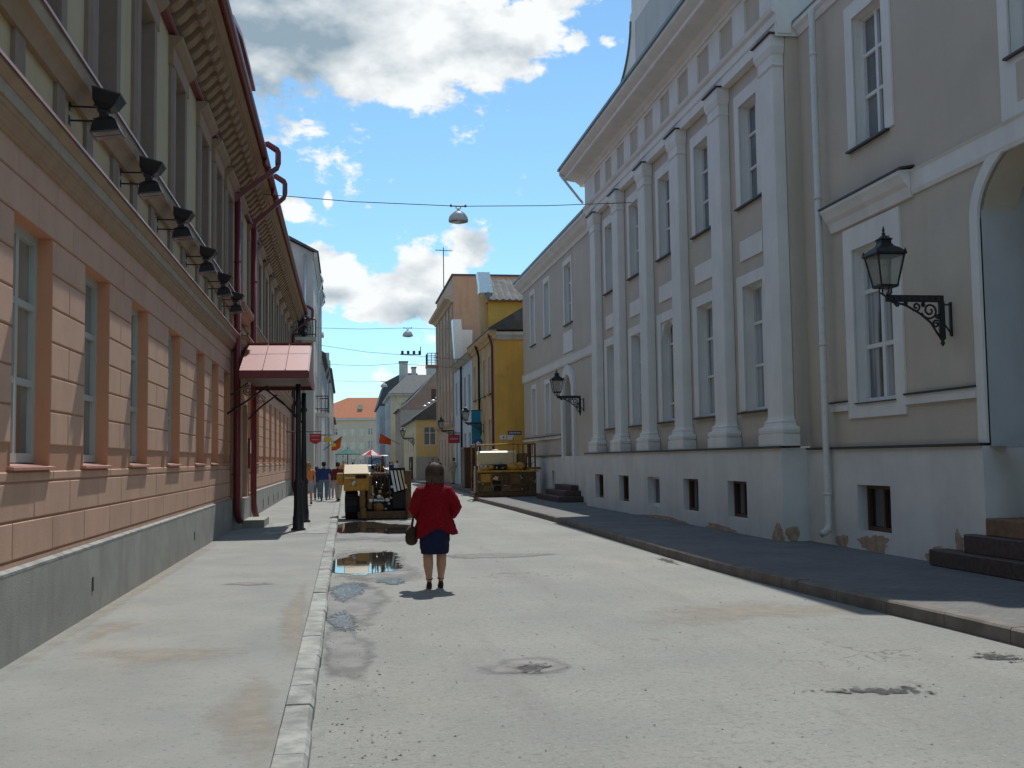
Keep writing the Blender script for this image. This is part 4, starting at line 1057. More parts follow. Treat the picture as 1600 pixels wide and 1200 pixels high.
# --- pale blue house with zinc chimneys
BH = thing('pale_blue_house', 'narrow pale blue house with tall zinc-clad chimneys', 'building', (7.2, 61.8, 0))
fh = grid(62.2, 72.2, 4, 1.0, ((1.2, 3.3), (4.6, 6.7)))
shell(BH, 7.2, 1, 61.85, 72.4, 7.6, 6, m_blue, fh)
frontwins(BH, 'x', 7.2, 1, fh, m_frame_l, m_glass_c)
MB().prism([(7.3, 7.5), (7.12, 7.5), (7.0, 7.7), (6.93, 7.85), (7.3, 7.95)], 61.9, 72.38).build('cornice', m_greyband, BH)
MB().prism([(6.9, 7.86), (7.0, 7.95), (10.2, 10.2), (13.2, 7.9)], 61.95, 72.35).build('roof', m_slate, BH)
for x0, x1, y, z0, z1, k in ((6.98, 7.55, 69.5, 7.9, 10.75, -.14), (7.5, 8.2, 70.6, 8.1, 10.2, .06)):
    c = MB().box(x0 + .05, x1 - .05, y, y + .8, z0 - .2, z0 + .4).build('chimney', m_pale2, BH)
    MB().rings([[(x0, y - .05, z0 + .3), (x1, y - .05, z0 + .3), (x1, y + .85, z0 + .3), (x0, y + .85, z0 + .3)], [(x0 + k, y - .05, z1), (x1 + k, y - .05, z1), (x1 + k, y + .85, z1), (x0 + k, y + .85, z1)]]).build('chimney_sheet', m_zinc, c)
MB().tube([(7.12, 67.3, 7.5), (7.12, 67.3, .2)], .06, 8).build('drainpipe', m_dark, BH)

# --- tall orange house
OH = thing('orange_house', 'tall orange house with blank camera-side wall and stepped cornice', 'building', (7.2, 72.4, 0))
fh = grid(72.9, 85.5, 5, 1.0, ((1.2, 3.2), (4.9, 6.6), (7.6, 9.3), (10.0, 11.6)))
shell(OH, 7.2, 1, 72.45, 85.8, 14.1, 7, m_orange2, fh, m_orange)
frontwins(OH, 'x', 7.2, 1, fh)
for y in [72.9 + 2.52 * k for k in range(6)]: MB().box(7.1, 7.21, y - .22, y + .22, 4.2, 12.2).build('pilaster', m_orange2, OH)
MB().prism([(7.3, 12.3), (7.08, 12.3), (6.95, 12.45), (6.62, 12.55), (6.55, 12.7), (7.3, 12.85)], 72.42, 86.2).build('cornice', m_orange2, OH)
MB().prism([(7.3, 4.0), (7.08, 4.0), (6.9, 4.12), (6.86, 4.24), (7.3, 4.32)], 72.42, 85.9).build('string_course', m_orange2, OH)
MB().prism([(7.1, 14.1), (7.1, 14.22), (14.4, 14.2), (14.4, 14.08)], 72.38, 85.9).build('roof_edge', m_slate, OH)
bl = MB().box(6.3, 7.2, 84.6, 86.4, 9.0, 9.15).build('balcony', m_orange2, OH)
mb = MB()
for z in (9.45, 9.75, 10.05): mb.tube([(7.2, 84.65, z), (6.35, 84.65, z), (6.35, 86.35, z), (7.2, 86.35, z)], .03, 5)
for y in (84.65, 85.2, 85.8, 86.35): mb.tube([(6.35, y, 9.15), (6.35, y, 10.05)], .025, 5)
for x in (6.65, 6.95): mb.tube([(x, 84.65, 9.15), (x, 84.65, 10.05)], .025, 5)
mb.build('railing', m_iron, bl)
an = MB().tube([(7.3, 80.5, 14.1), (7.3, 80.5, 17.6)], .035, 5); an.tube([(6.7, 80.5, 17.4), (8.0, 80.5, 17.35)], .025, 5)
for k in range(5): an.tube([(6.8 + .25 * k, 80.2, 17.39), (6.8 + .25 * k, 80.8, 17.39)], .015, 4)
an.build('antenna', m_iron, OH)

# --- low lemon house
LH = thing('lemon_house', 'low yellow house with cream street front and dark gate', 'building', (5.6, 87.5, 0))
fh = grid(89.5, 104, 4, 1.0, ((2.4, 4.0),))
shell(LH, 5.6, 1, 87.5, 106, 5.0, 8, m_cream, fh, m_lemon, ((6.2, 7.2, 2.9, 4.4),))
frontwins(LH, 'x', 5.6, 1, fh); window(LH, 'y', 87.5, 1, 6.2, 7.2, 2.9, 4.4, 2, (.66,), m_wframe, m_glass_d, .07, .035, .12)
MB().prism([(5.25, 4.95), (5.28, 5.08), (9.6, 8.1), (13.8, 5.0)], 87.3, 106).build('roof', m_slate, LH)
MB().prism([(5.62, 4.98), (9.6, 7.75), (13.6, 4.98)], 87.42, 87.52).build('gable', m_lemon, LH)
for k in range(5): MB().ell((6.3 + k * .34, 87.34, 6.02 + k * .225), (.2, .12, .1), 8, 6).build('ridge_cap', m_zinc, LH, True)
MB().box(5.585, 13.6, 87.46, 87.5, -.05, 2.0).build('plinth', m_greyh, LH)
gt = MB().box(5.50, 5.58, 92, 96, .1, 2.0).build('gate', m_dark, LH)
MB().box(5.49, 5.5, 93.2, 93.6, 1.1, 1.6).build('notice', m_white, gt)

# --- grey gabled house and the dark-roofed house behind it
GH = thing('grey_gabled_house', 'grey beige house with a sweeping white-edged gable behind the lemon house', 'building', (5.6, 110, 0))
fh = grid(111, 121, 3, 1.0, ((1.0, 2.8), (4.4, 6.2)))
shell(GH, 5.5, 1, 110, 122, 6.9, 9, m_greyh, fh)
frontwins(GH, 'x', 5.5, 1, fh)
gcurve = [(5.3, 6.85), (6.2, 7.5), (7.2, 8.5), (8.2, 9.6), (9.4, 11.0), (10.6, 11.0), (14.4, 6.9)]
MB().prism(gcurve, 109.95, 110.1).build('gable', m_pink, GH)
mb = MB()
for (a, z), (a2, z2) in zip(gcurve[:5], gcurve[1:5]): mb.rings([[(a, 109.85, z), (a, 110.2, z), (a, 110.2, z + .18), (a, 109.85, z + .18)], [(a2, 109.85, z2), (a2, 110.2, z2), (a2, 110.2, z2 + .18), (a2, 109.85, z2 + .18)]])
mb.build('gable_coping', m_pale2, GH)
MB().box(8.6, 9.6, 109.93, 109.96, 7.6, 8.9).build('gable_window', m_door, GH)
MB().prism([(5.2, 6.9), (9.4, 10.95), (10.6, 10.95), (14.5, 6.9)], 110.1, 122).build('roof', m_slate, GH)
DH = thing('dark_roofed_house', 'cream house with hipped dark roof and tall pale chimney', 'building', (5.2, 126, 0))
fh = grid(127, 142, 4, 1.1, ((1.0, 2.8), (4.2, 5.8), (6.8, 8.2)))
shell(DH, 5.15, 1, 126, 144, 9.2, 9, m_pale2, fh, m_cream, ((6.3, 7.4, 7.0, 8.4),))
frontwins(DH, 'x', 5.15, 1, fh); window(DH, 'y', 126, 1, 6.3, 7.4, 7.0, 8.4, 2, (.66,), m_wframe, m_glass_d, .07, .035, .12)
MB().box(4.85, 14.5, 125.7, 144.2, 9.2, 9.45).build('eaves', m_pale, DH)
MB().rings([[(4.8, 125.6, 9.46), (14.6, 125.6, 9.46), (14.6, 144.3, 9.46), (4.8, 144.3, 9.46)], [(7.4, 131, 12.0), (12, 131, 12.0), (12, 140, 12.0), (7.4, 140, 12.0)]]).build('roof', m_slate, DH)
for x0, x1, z1 in ((6.5, 7.5, 13.6), (8.0, 8.5, 12.9), (9.8, 11.2, 12.9), (11.5, 12.6, 13.2)):
    c = MB().box(x0, x1, 132, 133, 10, z1).build('chimney', m_pale, DH); MB().box(x0 - .06, x1 + .06, 131.94, 133.06, z1, z1 + .15).build('chimney_cap', m_slate, c)
TH = thing('tall_pale_house', 'tall pale house narrowing the street behind the dark-roofed house', 'building', (4.6, 146, 0))
fh = grid(147, 162, 4, 1.1, ((1.0, 2.8), (4.0, 5.6), (6.8, 8.4)))
shell(TH, 4.5, 1, 146, 164, 9.0, 8, m_pale2, fh); frontwins(TH, 'x', 4.5, 1, fh)
MB().prism([(4.2, 9.0), (5.2, 12.2), (7.5, 13.4), (9.5, 13.4), (12.8, 9.0)], 146, 164).build('roof', m_slate, TH)

# --- beige building closing the street
EH = thing('end_building', 'beige building with orange tiled roof closing the far end of the street', 'building', (2, 190, 0))
gh = grid(-4, 8, 8, .85, ((1.2, 2.9), (3.8, 5.2), (6.2, 7.4)))
wall(MB(), 'y', 190, 1, -8, 12, -.05, 9.0, gh, .15).build('wall', m_beige, EH)
MB().quad((-8, 190, 0), (-8, 204, 0), (-8, 204, 9), (-8, 190, 9)).quad((12, 190, 0), (12, 204, 0), (12, 204, 9), (12, 190, 9)).quad((-8, 204, 0), (12, 204, 0), (12, 204, 9), (-8, 204, 9)).build('side_wall', m_beige, EH)
for h in gh: window(EH, 'y', 190, 1, *h, 2, (.6,), m_wframe, m_glass_d, .07, .04, .12)
MB().box(-8.2, 12.2, 189.6, 190.05, 8.85, 9.15).build('cornice', m_white, EH)
MB().rings([[(-8.4, 189.4, 9.16), (12.4, 189.4, 9.16), (12.4, 204, 9.16), (-8.4, 204, 9.16)], [(.4, 195.5, 13.0), (10, 195.5, 13.0), (10, 198, 13.0), (.4, 198, 13.0)]]).build('roof', m_tile, EH)
for x in (2.2, 5.6): MB().box(x, x + .8, 192, 192.6, 10.6, 11.6).build('roof_light', m_glass_d, EH)
MB().box(5.6, 7.0, 191, 192.6, 9.6, 11.6).build('dormer', m_door, EH)

# --- houses on the left beyond the salmon building
PH = thing('pale_balcony_house', 'tall pale grey house with balconies beyond the salmon building', 'building', (-1.6, 57, 0))
fh = grid(58.5, 74, 5, 1.1, ((1.0, 3.2), (4.6, 6.6), (8.0, 10.2)))
shell(PH, -1.62, -1, 57, 75, 12.6, 8, m_pale, fh, None, ((-2.5, -1.95, 8.2, 10.3),))
frontwins(PH, 'x', -1.62, -1, fh); window(PH, 'y', 57, 1, -2.5, -1.95, 8.2, 10.3, 1, (.66,), m_wframe, m_glass_d, .07, .035, .12)
MB().prism([(-1.62, 12.58), (-5.6, 14.6), (-9.6, 12.58)], 57.02, 57.15).build('gable', m_pale, PH)
MB().prism([(-1.35, 12.5), (-1.35, 12.62), (-5.6, 14.85), (-9.8, 12.6), (-9.8, 12.5), (-5.6, 14.7)], 56.75, 75.1).build('roof', m_slate, PH)
MB().prism([(-1.60, 12.2), (-1.42, 12.45), (-1.42, 12.56), (-1.60, 12.56)], 56.8, 75).build('cornice', m_pale, PH)
for y in (62.5, 68.5):
    MB().tube([(-1.4, y, 12.4), (-1.25, y, 12.0), (-1.5, y, 11.3), (-1.52, y, .2)], .06, 8).build('drainpipe', m_zinc, PH, True)
MB().tube([(-2.05, 56.9, 12.5), (-2.05, 56.9, .2)], .06, 8).build('drainpipe', m_zinc, PH, True)
def balcony(z, y0, y1, x1, parent):
    b = MB().box(-2.7 if y1 <= 57 else -1.62, x1, y0, y1, z, z + .16).build('balcony', m_pale, parent)
    mb = MB()
    for zz in (z + .3, z + 1.05): mb.tube([(-2.65, y0 + .05, zz), (x1 - .05, y0 + .05, zz), (x1 - .05, y1, zz)], .03, 5)
    for k in range(9):
        x = -2.62 + k * (x1 + 2.55) / 8
        mb.tube([(x, y0 + .05, z + .16), (x + .05, y0 + .02, z + .6), (x, y0 + .05, z + 1.05)], .018, 4)
    for k in range(6):
        y = y0 + .1 + k * (y1 - y0 - .1) / 5; mb.tube([(x1 - .05, y, z + .16), (x1 - .05, y, z + 1.05)], .018, 4)
    mb.build('railing', m_iron, b)
    return b
b = balcony(7.9, 55.9 + .15, 57.0, -1.45, PH)
MB().prism([(56.2, 7.3), (57.0, 6.9), (57.0, 7.9), (56.2, 7.9)], -2.2, -2.0, 'x').build('balcony_bracket', m_pale, b)
b2_ = MB().box(-1.62, -.9, 60.5, 63.0, 4.2, 4.38).build('balcony', m_pale, PH)
mb = MB()
for zz in (4.6, 5.3): mb.tube([(-1.62, 60.55, zz), (-.95, 60.55, zz), (-.95, 62.95, zz), (-1.62, 62.95, zz)], .03, 5)
for k in range(8): mb.tube([(-.95, 60.55 + .34 * k, 4.38), (-.95, 60.55 + .34 * k, 5.3)], .02, 4)
for k in range(3): mb.tube([(-1.5 + .2 * k, 60.55, 4.38), (-1.5 + .2 * k, 60.55, 5.3)], .02, 4)
mb.build('railing', m_iron, b2_)
# potted shrub on the upper balcony
pb = thing('balcony_shrub', 'small dark green potted shrub on the upper pale balcony', 'plant', (-2.1, 56.5, 8.06))
MB().lathe([(.12, 0), (.17, .3), (.15, .3)], (-2.1, 56.5, 8.06), 10).build('pot', m_door, pb, True)
m_leaf = paint('dark leaves', (.035, .06, .025), var=.4, scale=12, streak=0, rough=.6)
rnd = random.Random(8); mb = MB()
for k in range(420):
    d = Vector((rnd.gauss(0, .17), rnd.gauss(0, .17), rnd.gauss(.75, .24))); a, e_ = rnd.uniform(0, 6.28), rnd.uniform(-.8, .8); s = rnd.uniform(.04, .075)
    u = Vector((math.cos(a), math.sin(a), e_)).normalized() * s; w = Vector((-math.sin(a), math.cos(a), .3)).normalized() * s * .5
    p = Vector((-2.1, 56.5, 8.06)) + d; mb.quad(p - u, p + w, p + u, p - w)
mb.build('foliage', m_leaf, pb); MB().tube([(-2.1, 56.5, 8.3), (-2.08, 56.5, 8.8)], .025, 6).build('stem', m_door, pb)

QH = thing('sunlit_white_house', 'lower whitewashed house catching the sun past the balcony house', 'building', (-1.6, 76, 0))
fh = grid(76, 100, 7, 1.1, ((1.0, 3.0), (4.6, 6.4), (7.4, 8.6)))
shell(QH, -1.6, -1, 75.2, 101, 9.0, 8, m_pale2, fh); frontwins(QH, 'x', -1.6, -1, fh)
MB().prism([(-1.3, 8.9), (-1.3, 9.1), (-5.6, 11.8), (-9.7, 9.1), (-9.7, 8.9)], 75.15, 101.2).build('roof', m_slate, QH)
dq = MB().box(-3.6, -1.7, 77, 79, 9, 10.6).build('dormer', m_pale2, QH)
MB().box(-3.7, -1.5, 76.9, 79.1, 10.6, 10.75).build('dormer_roof', m_zinc, dq)
for y in (84, 92): MB().tube([(-1.3, y, 8.9), (-1.5, y, 8.2), (-1.5, y, .2)], .06, 6).build('drainpipe', m_zinc, QH)
KH = thing('grey_far_house', 'grey house with stepped chimneys at the far left of the street', 'building', (-1.6, 102, 0))
fh = grid(103, 134, 8, 1.1, ((1.0, 3.0), (4.8, 6.4), (7.8, 9.2)))
shell(KH, -1.45, -1, 102, 136, 10.2, 8, m_greyh, fh); frontwins(KH, 'x', -1.45, -1, fh)
MB().prism([(-1.2, 10.1), (-1.2, 10.3), (-5.4, 12.4), (-9.4, 10.1)], 101.9, 136.2).build('roof', m_slate, KH)
for y in (104, 112, 121): MB().box(-2.4, -1.5, y, y + 1, 10, 12.0).build('chimney', m_pale, KH)
JH = thing('small_corner_house', 'small grey house at the far left corner before the square', 'building', (-1, 150, 0))
fh = grid(141, 160, 4, 1.1, ((1.0, 3.0), (4.2, 6.0)))
shell(JH, -1.6, -1, 140, 162, 7.2, 8, m_pale, fh); frontwins(JH, 'x', -1.6, -1, fh)
MB().prism([(-1.3, 7.1), (-1.3, 7.3), (-5.5, 9.6), (-9.5, 7.1)], 139.9, 162.2).build('roof', m_slate, JH)

# ------------------------------------------------------------------ lanterns on brackets
def lantern(kind='wall'):
    t = thing('wall_lantern', 'x', 'street lamp', (0, 0, 0), 'iron wall lanterns along the right side')
    # origin on the wall, arm runs towards -x
    MB().box(-.03, 0, -.02, .02, -.46, .02).build('wall_bar', m_iron, t)
    for z in (0, -.42): MB().tube([(-.015, 0, z - .01), (-.14, 0, z * .55 - .02)], .012, 5).build('stay', m_iron, t)
    MB().box(-.98, -.12, -.022, .022, .02, .115).build('arm', m_iron, t)
    mb = MB()
    for k in range(9): mb.box(-.94 + k * .09, -.90 + k * .09, -.028, .028, .045, .09)
    mb.build('key_pattern', m_zinc if False else m_flash, t)
    MB().box(-.19, -.11, -.022, .022, -.50, .02).build('bracket_post', m_iron, t)
    MB().lathe([(.01, -.10), (.035, -.06), (.02, -.03), (.04, 0)], (-.15, 0, -.50), 8).build('drop_finial', m_iron, t, True)
    MB().tube([(-.90, 0, .02), (-.70, 0, -.02), (-.48, 0, -.14), (-.32, 0, -.27), (-.24, 0, -.40), (-.19, 0, -.47)], .016, 6).build('curved_brace', m_iron, t, True)
    sp = lambda cx, cz, r, turns, a0, s: [(cx + s * r * (1 - .8 * k / 22) * math.cos(a0 + turns * 6.28 * k / 22), 0, cz + r * (1 - .8 * k / 22) * math.sin(a0 + turns * 6.28 * k / 22)) for k in range(23)]
    for c in ((-.33, -.10, .125, 1.6, 3.4, 1), (-.53, -.045, .07, 1.3, 3.4, 1), (-.24, -.29, .055, 1.3, 1.0, 1), (-.69, .0, .035, 1.2, 3, 1), (-.82, -.02, .035, 1.2, 0, -1), (-.42, -.02, .03, 1.2, 1, 1), (-.22, -.18, .035, 1.2, 2, -1)): MB().tube(sp(*c), .016, 5).build('scroll', m_iron, t)
    X = -.98
    for s in (-1, 1):
        MB().tube([(X, s * .012, .10), (X + s * .0, s * .09, .15), (X, s * .085, .22)], .012, 5).build('cradle', m_iron, t)
        MB().tube([(X + s * .012, 0, .10), (X + s * .09, 0, .15), (X + s * .085, 0, .22)], .012, 5).build('cradle', m_iron, t)
    sq = lambda h, z: [(X - h, -h, z), (X + h, -h, z), (X + h, h, z), (X - h, h, z)]
    MB().rings([sq(.125, .215), sq(.135, .25)]).build('lantern_base', m_iron, t)
    for sx, sy in ((-1, 0), (1, 0), (0, -1), (0, 1)):
        a, b = .118, .188
        if sx: q = [(X + sx * a, -a, .25), (X + sx * a, a, .25), (X + sx * b, b, .66), (X + sx * b, -b, .66)]
        else: q = [(X - a, sy * a, .25), (X + a, sy * a, .25), (X + b, sy * b, .66), (X - b, sy * b, .66)]
        q2 = [(X + (p[0] - X) * .96, p[1] * .96, p[2]) for p in q]
        MB().rings([q, q2]).build('pane', m_lanp, t)
    for sx in (-1, 1):
        for sy in (-1, 1): MB().tube([(X + sx * .122, sy * .122, .25), (X + sx * .195, sy * .195, .66)], .014, 5).build('corner_bar', m_iron, t)
    MB().rings([sq(.205, .655), sq(.225, .67), sq(.225, .69), sq(.16, .76), sq(.10, .80), sq(.075, .84), sq(.075, .88), sq(.095, .895), sq(.05, .93), sq(.02, .96)]).build('cap', m_iron, t)
    MB().lathe([(.012, .95), (.03, .98), (.012, 1.0), (.022, 1.03), (.004, 1.09)], (X, 0, 0), 8).build('finial', m_iron, t, True)
    for sx in (-1, 1):
        for sy in (-1, 1): MB().lathe([(.012, .69), (.022, .71), (.006, .75)], (X + sx * .205, sy * .205, 0), 6).build('crest', m_iron, t)
    MB().lathe([(.02, .25), (.028, .34), (.05, .42), (.045, .5), (.015, .55)], (X, 0, 0), 8).build('bulb', m_white, t, True)
    return t
m_lanp, _t, _b = NT('clear lantern pane')
_b.inputs['Base Color'].default_value = (.75, .74, .68, 1); _b.inputs['Roughness'].default_value = .12; _b.inputs['Transmission Weight'].default_value = .85; _b.inputs['IOR'].default_value = 1.1
l0 = lantern()
for i, (x, y, z, lab) in enumerate(((8.45, 14.12, 3.80, 'large black iron lantern on a scrolled bracket by the near window'), (8.45, 38.1, 3.82, 'black iron wall lantern beside the arched doorway'),
                                    (7.22, 57.0, 3.55, 'black wall lantern on the yellow house'), (7.2, 71.4, 3.55, 'black wall lantern above the red sign on the pale blue house'), (5.6, 89.0, 3.45, 'far black wall lantern on the cream house front'))):
    o = l0 if i == 0 else copy_tree(l0)
    o.location = (x, y, z); o['label'] = lab

# ------------------------------------------------------------------ lamps hung on wires across the street
m_lampw = paint('white enamel lamp shade', (.62, .63, .60), rough=.5, var=.03, bump=0, streak=0)
m_wire = metal('steel wire', (.05, .05, .05), .5)
def hung(name, x, y, z, s, label, xl, zl, xr, zr, wl, yr=None):
    yr = y if yr is None else yr
    t = thing(name, label, 'street lamp', (x, y, z), 'lamps hung over the street')
    MB().lathe([(.27 * s, 0), (.272 * s, .05 * s), (.255 * s, .13 * s), (.215 * s, .20 * s), (.15 * s, .26 * s), (.07 * s, .30 * s), (.045 * s, .31 * s), (.04 * s, .37 * s)], (x, y, z), 20).build('shade', m_lampw, t, True)
    MB().lathe([(.01, -.05 * s), (.15 * s, -.03 * s), (.24 * s, .0)], (x, y, z), 16).build('diffuser', m_lampglass, t, True)
    MB().tube([(x - .2 * s, y, z + .44 * s), (x + .2 * s, y, z + .44 * s)], .022, 6).build('hanger_bar', m_iron, t)
    for q in (-.06, .06): MB().tube([(x + q * s, y, z + .36 * s), (x + q * s, y, z + .44 * s)], .012, 5).build('hanger', m_iron, t)
    zt = z + .44 * s
    for q in (-.2, .2): MB().lathe([(.02, -.03), (.04, 0), (.02, .04)], (x + q * s, y, zt), 8).build('insulator', m_iron, t)
    w = MB().tube([(xl, y, zl), ((xl + x) / 2, y, (zl + zt) / 2 - .06), (x - .2 * s, y, zt)], .011, 5); w.tube([(x + .2 * s, y, zt), ((xr + x) / 2, (y + yr) / 2, (zr + zt) / 2 - .04), (xr, yr, zr)], .011, 5)
    tag(w.build('span_wire', m_wire), wl, 'wire', 'wires across the street')
hung('hanging_lamp', 3.15, 30.0, 8.36, 1.02, 'nearest white domed lamp hanging over the street', LX + .05, 9.05, 8.2, 9.02, 'nearest wire across the street carrying the largest lamp')
hung('hanging_lamp', 3.42, 60.0, 8.55, 1.05, 'second white domed lamp hanging over the street', -1.62, 9.0, 7.2, 10.6, 'second wire across the street carrying the smaller lamp', 73.2)
hung('hanging_lamp', 3.32, 95.0, 8.1, 1.1, 'farthest white domed lamp above the street end', -1.6, 8.7, 5.7, 7.6 - 2.5, 'farthest lamp wire across the street')
tb = thing('wire_fitting', 'bar of small fittings on a wire below the second hanging lamp', 'wire fitting', (3.9, 64, 8.0))
mb = MB().tube([(3.2, 64, 7.95), (4.4, 64, 7.92)], .03, 5)
for k in range(4): mb.box(3.25 + k * .34, 3.4 + k * .34, 63.95, 64.05, 7.95, 8.15)
mb.tube([(4.4, 64, 7.92), (4.4, 64, 8.4)], .025, 5)
mb.build('bar', m_iron, tb)
for z1, z2, y, lab in ((8.5, 7.9, 64, 'sagging wire through the bar of fittings'), (7.6, 7.6, 66.5, 'lowest wire across the street above the signs')):
    w = MB().tube([(-1.62, y, z1), (1.2, y, (z1 + z2) / 2 - .12), (3.2, y, z2 + .02), (7.2, y, z2 - .3)], .011, 5)
    tag(w.build('span_wire', m_wire), lab, 'wire', 'wires across the street')
# ------------------------------------------------------------------ hanging signs, flags, parasols
def hang_sign(name, label, x0, x1, y, prof, mat, marks, xw, zt):
    t = thing(name, label, 'sign', ((x0 + x1) / 2, y, prof[0][1]))
    MB().prism(prof, y - .03, y + .03).build('panel', mat, t)
    for a, b2, z0, z1 in marks: MB().box(a, b2, y - .036, y - .031, z0, z1).build('lettering', m_signlet, t)
    MB().tube([(xw, y, zt), (max(x0, x1) if xw < x0 else min(x0, x1), y, zt)], .025, 6).build('bracket', m_iron, t)
    for x in (x0 + .05, x1 - .05): MB().tube([(x, y, zt), (x, y, zt - .12)], .012, 5).build('hanger', m_iron, t)
m_signlet = metal('faded pink lettering', (.55, .25, .25), .5)
hang_sign('shop_sign', 'red shield-shaped shop sign hanging on the left', -1.66, -1.12, 52, [(-1.66, 3.02), (-1.66, 2.66), (-1.39, 2.52), (-1.12, 2.66), (-1.12, 3.02)], m_sign_r, [(-1.60, -1.20, 2.90, 2.95), (-1.58, -1.22, 2.72, 2.76)], LX, 3.12)
ov = lambda cx, cz, a, b: [(cx + a * math.cos(t), cz + b * math.sin(t)) for t in [2 * math.pi * k / 18 for k in range(18)]]
hang_sign('shop_sign', 'larger yellow oval shop sign hanging on the left', -1.22, -.76, 62, ov(-.99, 2.95, .24, .14), m_sign_y, [], -1.62, 3.2)
hang_sign('shop_sign', 'smaller yellow oval shop sign further along on the left', -1.0, -.64, 75.5, ov(-.82, 2.84, .19, .14), m_sign_y, [], -1.6, 3.1)
hang_sign('shop_sign', 'square red shop sign below the lantern on the pale blue house', 6.35, 7.08, 68, [(6.35, 2.75), (7.08, 2.75), (7.08, 3.28), (6.35, 3.28)], m_sign_r, [(6.46 + .09 * k, 6.52 + .09 * k, 2.95, 3.06 + .05 * (k % 2)) for k in range(6)], 7.2, 3.38)
def flag(label, x, y, z, mat, s=1, wallx=-1.6):
    t = thing('flag', label, 'flag', (x, y, z))
    tip = Vector((x, y, z))
    MB().tube([(wallx, y, z - .9 * s), tip], .025, 5).build('pole', m_iron, t)
    r = []
    for k in range(7):
        f = k / 6; p = Vector((wallx, y, z - .9 * s)).lerp(tip, .45 + .55 * f)
        r.append([(p.x, p.y + .02 * math.sin(f * 7), p.z), (p.x + .12 * s * math.sin(f * 5), p.y + .1, p.z - .75 * s * (.6 + .4 * f)), (p.x + .12 * s * math.sin(f * 5), p.y + .115, p.z - .75 * s * (.6 + .4 * f)), (p.x, p.y + .02 + .02 * math.sin(f * 7), p.z)])
    MB().rings(r).build('cloth', mat, t, True)
m_flag = paint('orange red cloth', (.55, .075, .02), var=.1, streak=0)
flag('orange red flag on the left above the parasols', -.25, 79, 3.5, m_flag, 1.1, -1.6)
flag('orange red flag on the right side far up the street', 3.5, 112, 4.5, m_flag, 1.3, 5.5)
def parasol(label, x, y, z, r, mat, mat2):
    t = thing('parasol', label, 'parasol', (x, y, .0))
    n = 8
    for k in range(n):
        a, b = 2 * math.pi * k / n, 2 * math.pi * (k + 1) / n
        m = MB().add([(x, y, z + .45), (x + r * math.cos(a), y + r * math.sin(a), z), (x + r * math.cos(b), y + r * math.sin(b), z), (x, y, z + .40), (x + r * math.cos(a), y + r * math.sin(a), z - .04), (x + r * math.cos(b), y + r * math.sin(b), z - .04)], [(0, 1, 2), (3, 5, 4), (1, 4, 5, 2), (0, 3, 4, 1), (0, 2, 5, 3)])
        m.build('canopy_panel', mat if k % 2 or mat2 is None else mat2, t)
    MB().tube([(x, y, 0), (x, y, z + .5)], .035, 8).build('pole', m_iron, t)
    MB().lathe([(.28, 0), (.28, .08), (.05, .12)], (x, y, 0), 12).build('base', m_conc, t)
parasol('dark green parasol on the left beyond the digger', .15, 82, 2.25, .95, paint('green parasol cloth', (.03, .13, .12), streak=0), None)
parasol('red and white parasol beyond the digger', 1.95, 84, 2.15, .75, paint('red parasol cloth', (.55, .03, .05), streak=0), m_white)
# ------------------------------------------------------------------ machines
m_mach = metal('worn yellow machine paint', (.50, .25, .025), .5, .2, (.20, .10, .02))
m_machd = metal('grimy mustard steel', (.19, .10, .022), .6, .25, (.06, .038, .018))
m_rust = metal('rusty brown steel', (.12, .06, .025), .7, .3, (.05, .03, .02))
m_creamp = metal('cream machine paint', (.62, .50, .28), .45, .1)
m_tyre = paint('black tyre rubber', (.018, .017, .016), rough=.85, var=.3, streak=0)
m_steel = metal('bare steel', (.45, .44, .42), .35, .2, mt=.7)
m_whitep = metal('dusty white steel', (.66, .66, .62), .5, .1)

def wheel(x0, x1, y, z, r, parent, tm=m_tyre, rm=m_machd):
    n = 24; prof = [(x0, r * .62), (x0, r * .92), (x0 + (x1 - x0) * .12, r), (x1 - (x1 - x0) * .12, r), (x1, r * .92), (x1, r * .62)]
    mb = MB(); mb.rings([[(x, y + q * math.cos(2 * math.pi * k / n), z + q * math.sin(2 * math.pi * k / n)) for k in range(n)] for x, q in prof])
    for k in range(14):
        a = 2 * math.pi * k / 14; c, s = math.cos(a), math.sin(a)
        mb.add([(x, y + (r + d) * math.cos(a + e), z + (r + d) * math.sin(a + e)) for x in (x0 + .02, x1 - .02) for d, e in ((-.01, -.06), (.018, -.04), (.018, .04), (-.01, .06))], [(0, 1, 5, 4), (1, 2, 6, 5), (2, 3, 7, 6), (0, 1, 2, 3), (4, 5, 6, 7)])
    w = mb.build('wheel', tm, parent)
    MB().rings([[(x, y + q * math.cos(2 * math.pi * k / 16), z + q * math.sin(2 * math.pi * k / 16)) for k in range(16)] for x, q in ((x0 - .01, .05), (x0 - .01, r * .5), (x0 + .03, r * .62), (x1 - .03, r * .62), (x1 + .01, r * .5), (x1 + .01, .05))]).build('rim', rm, w)

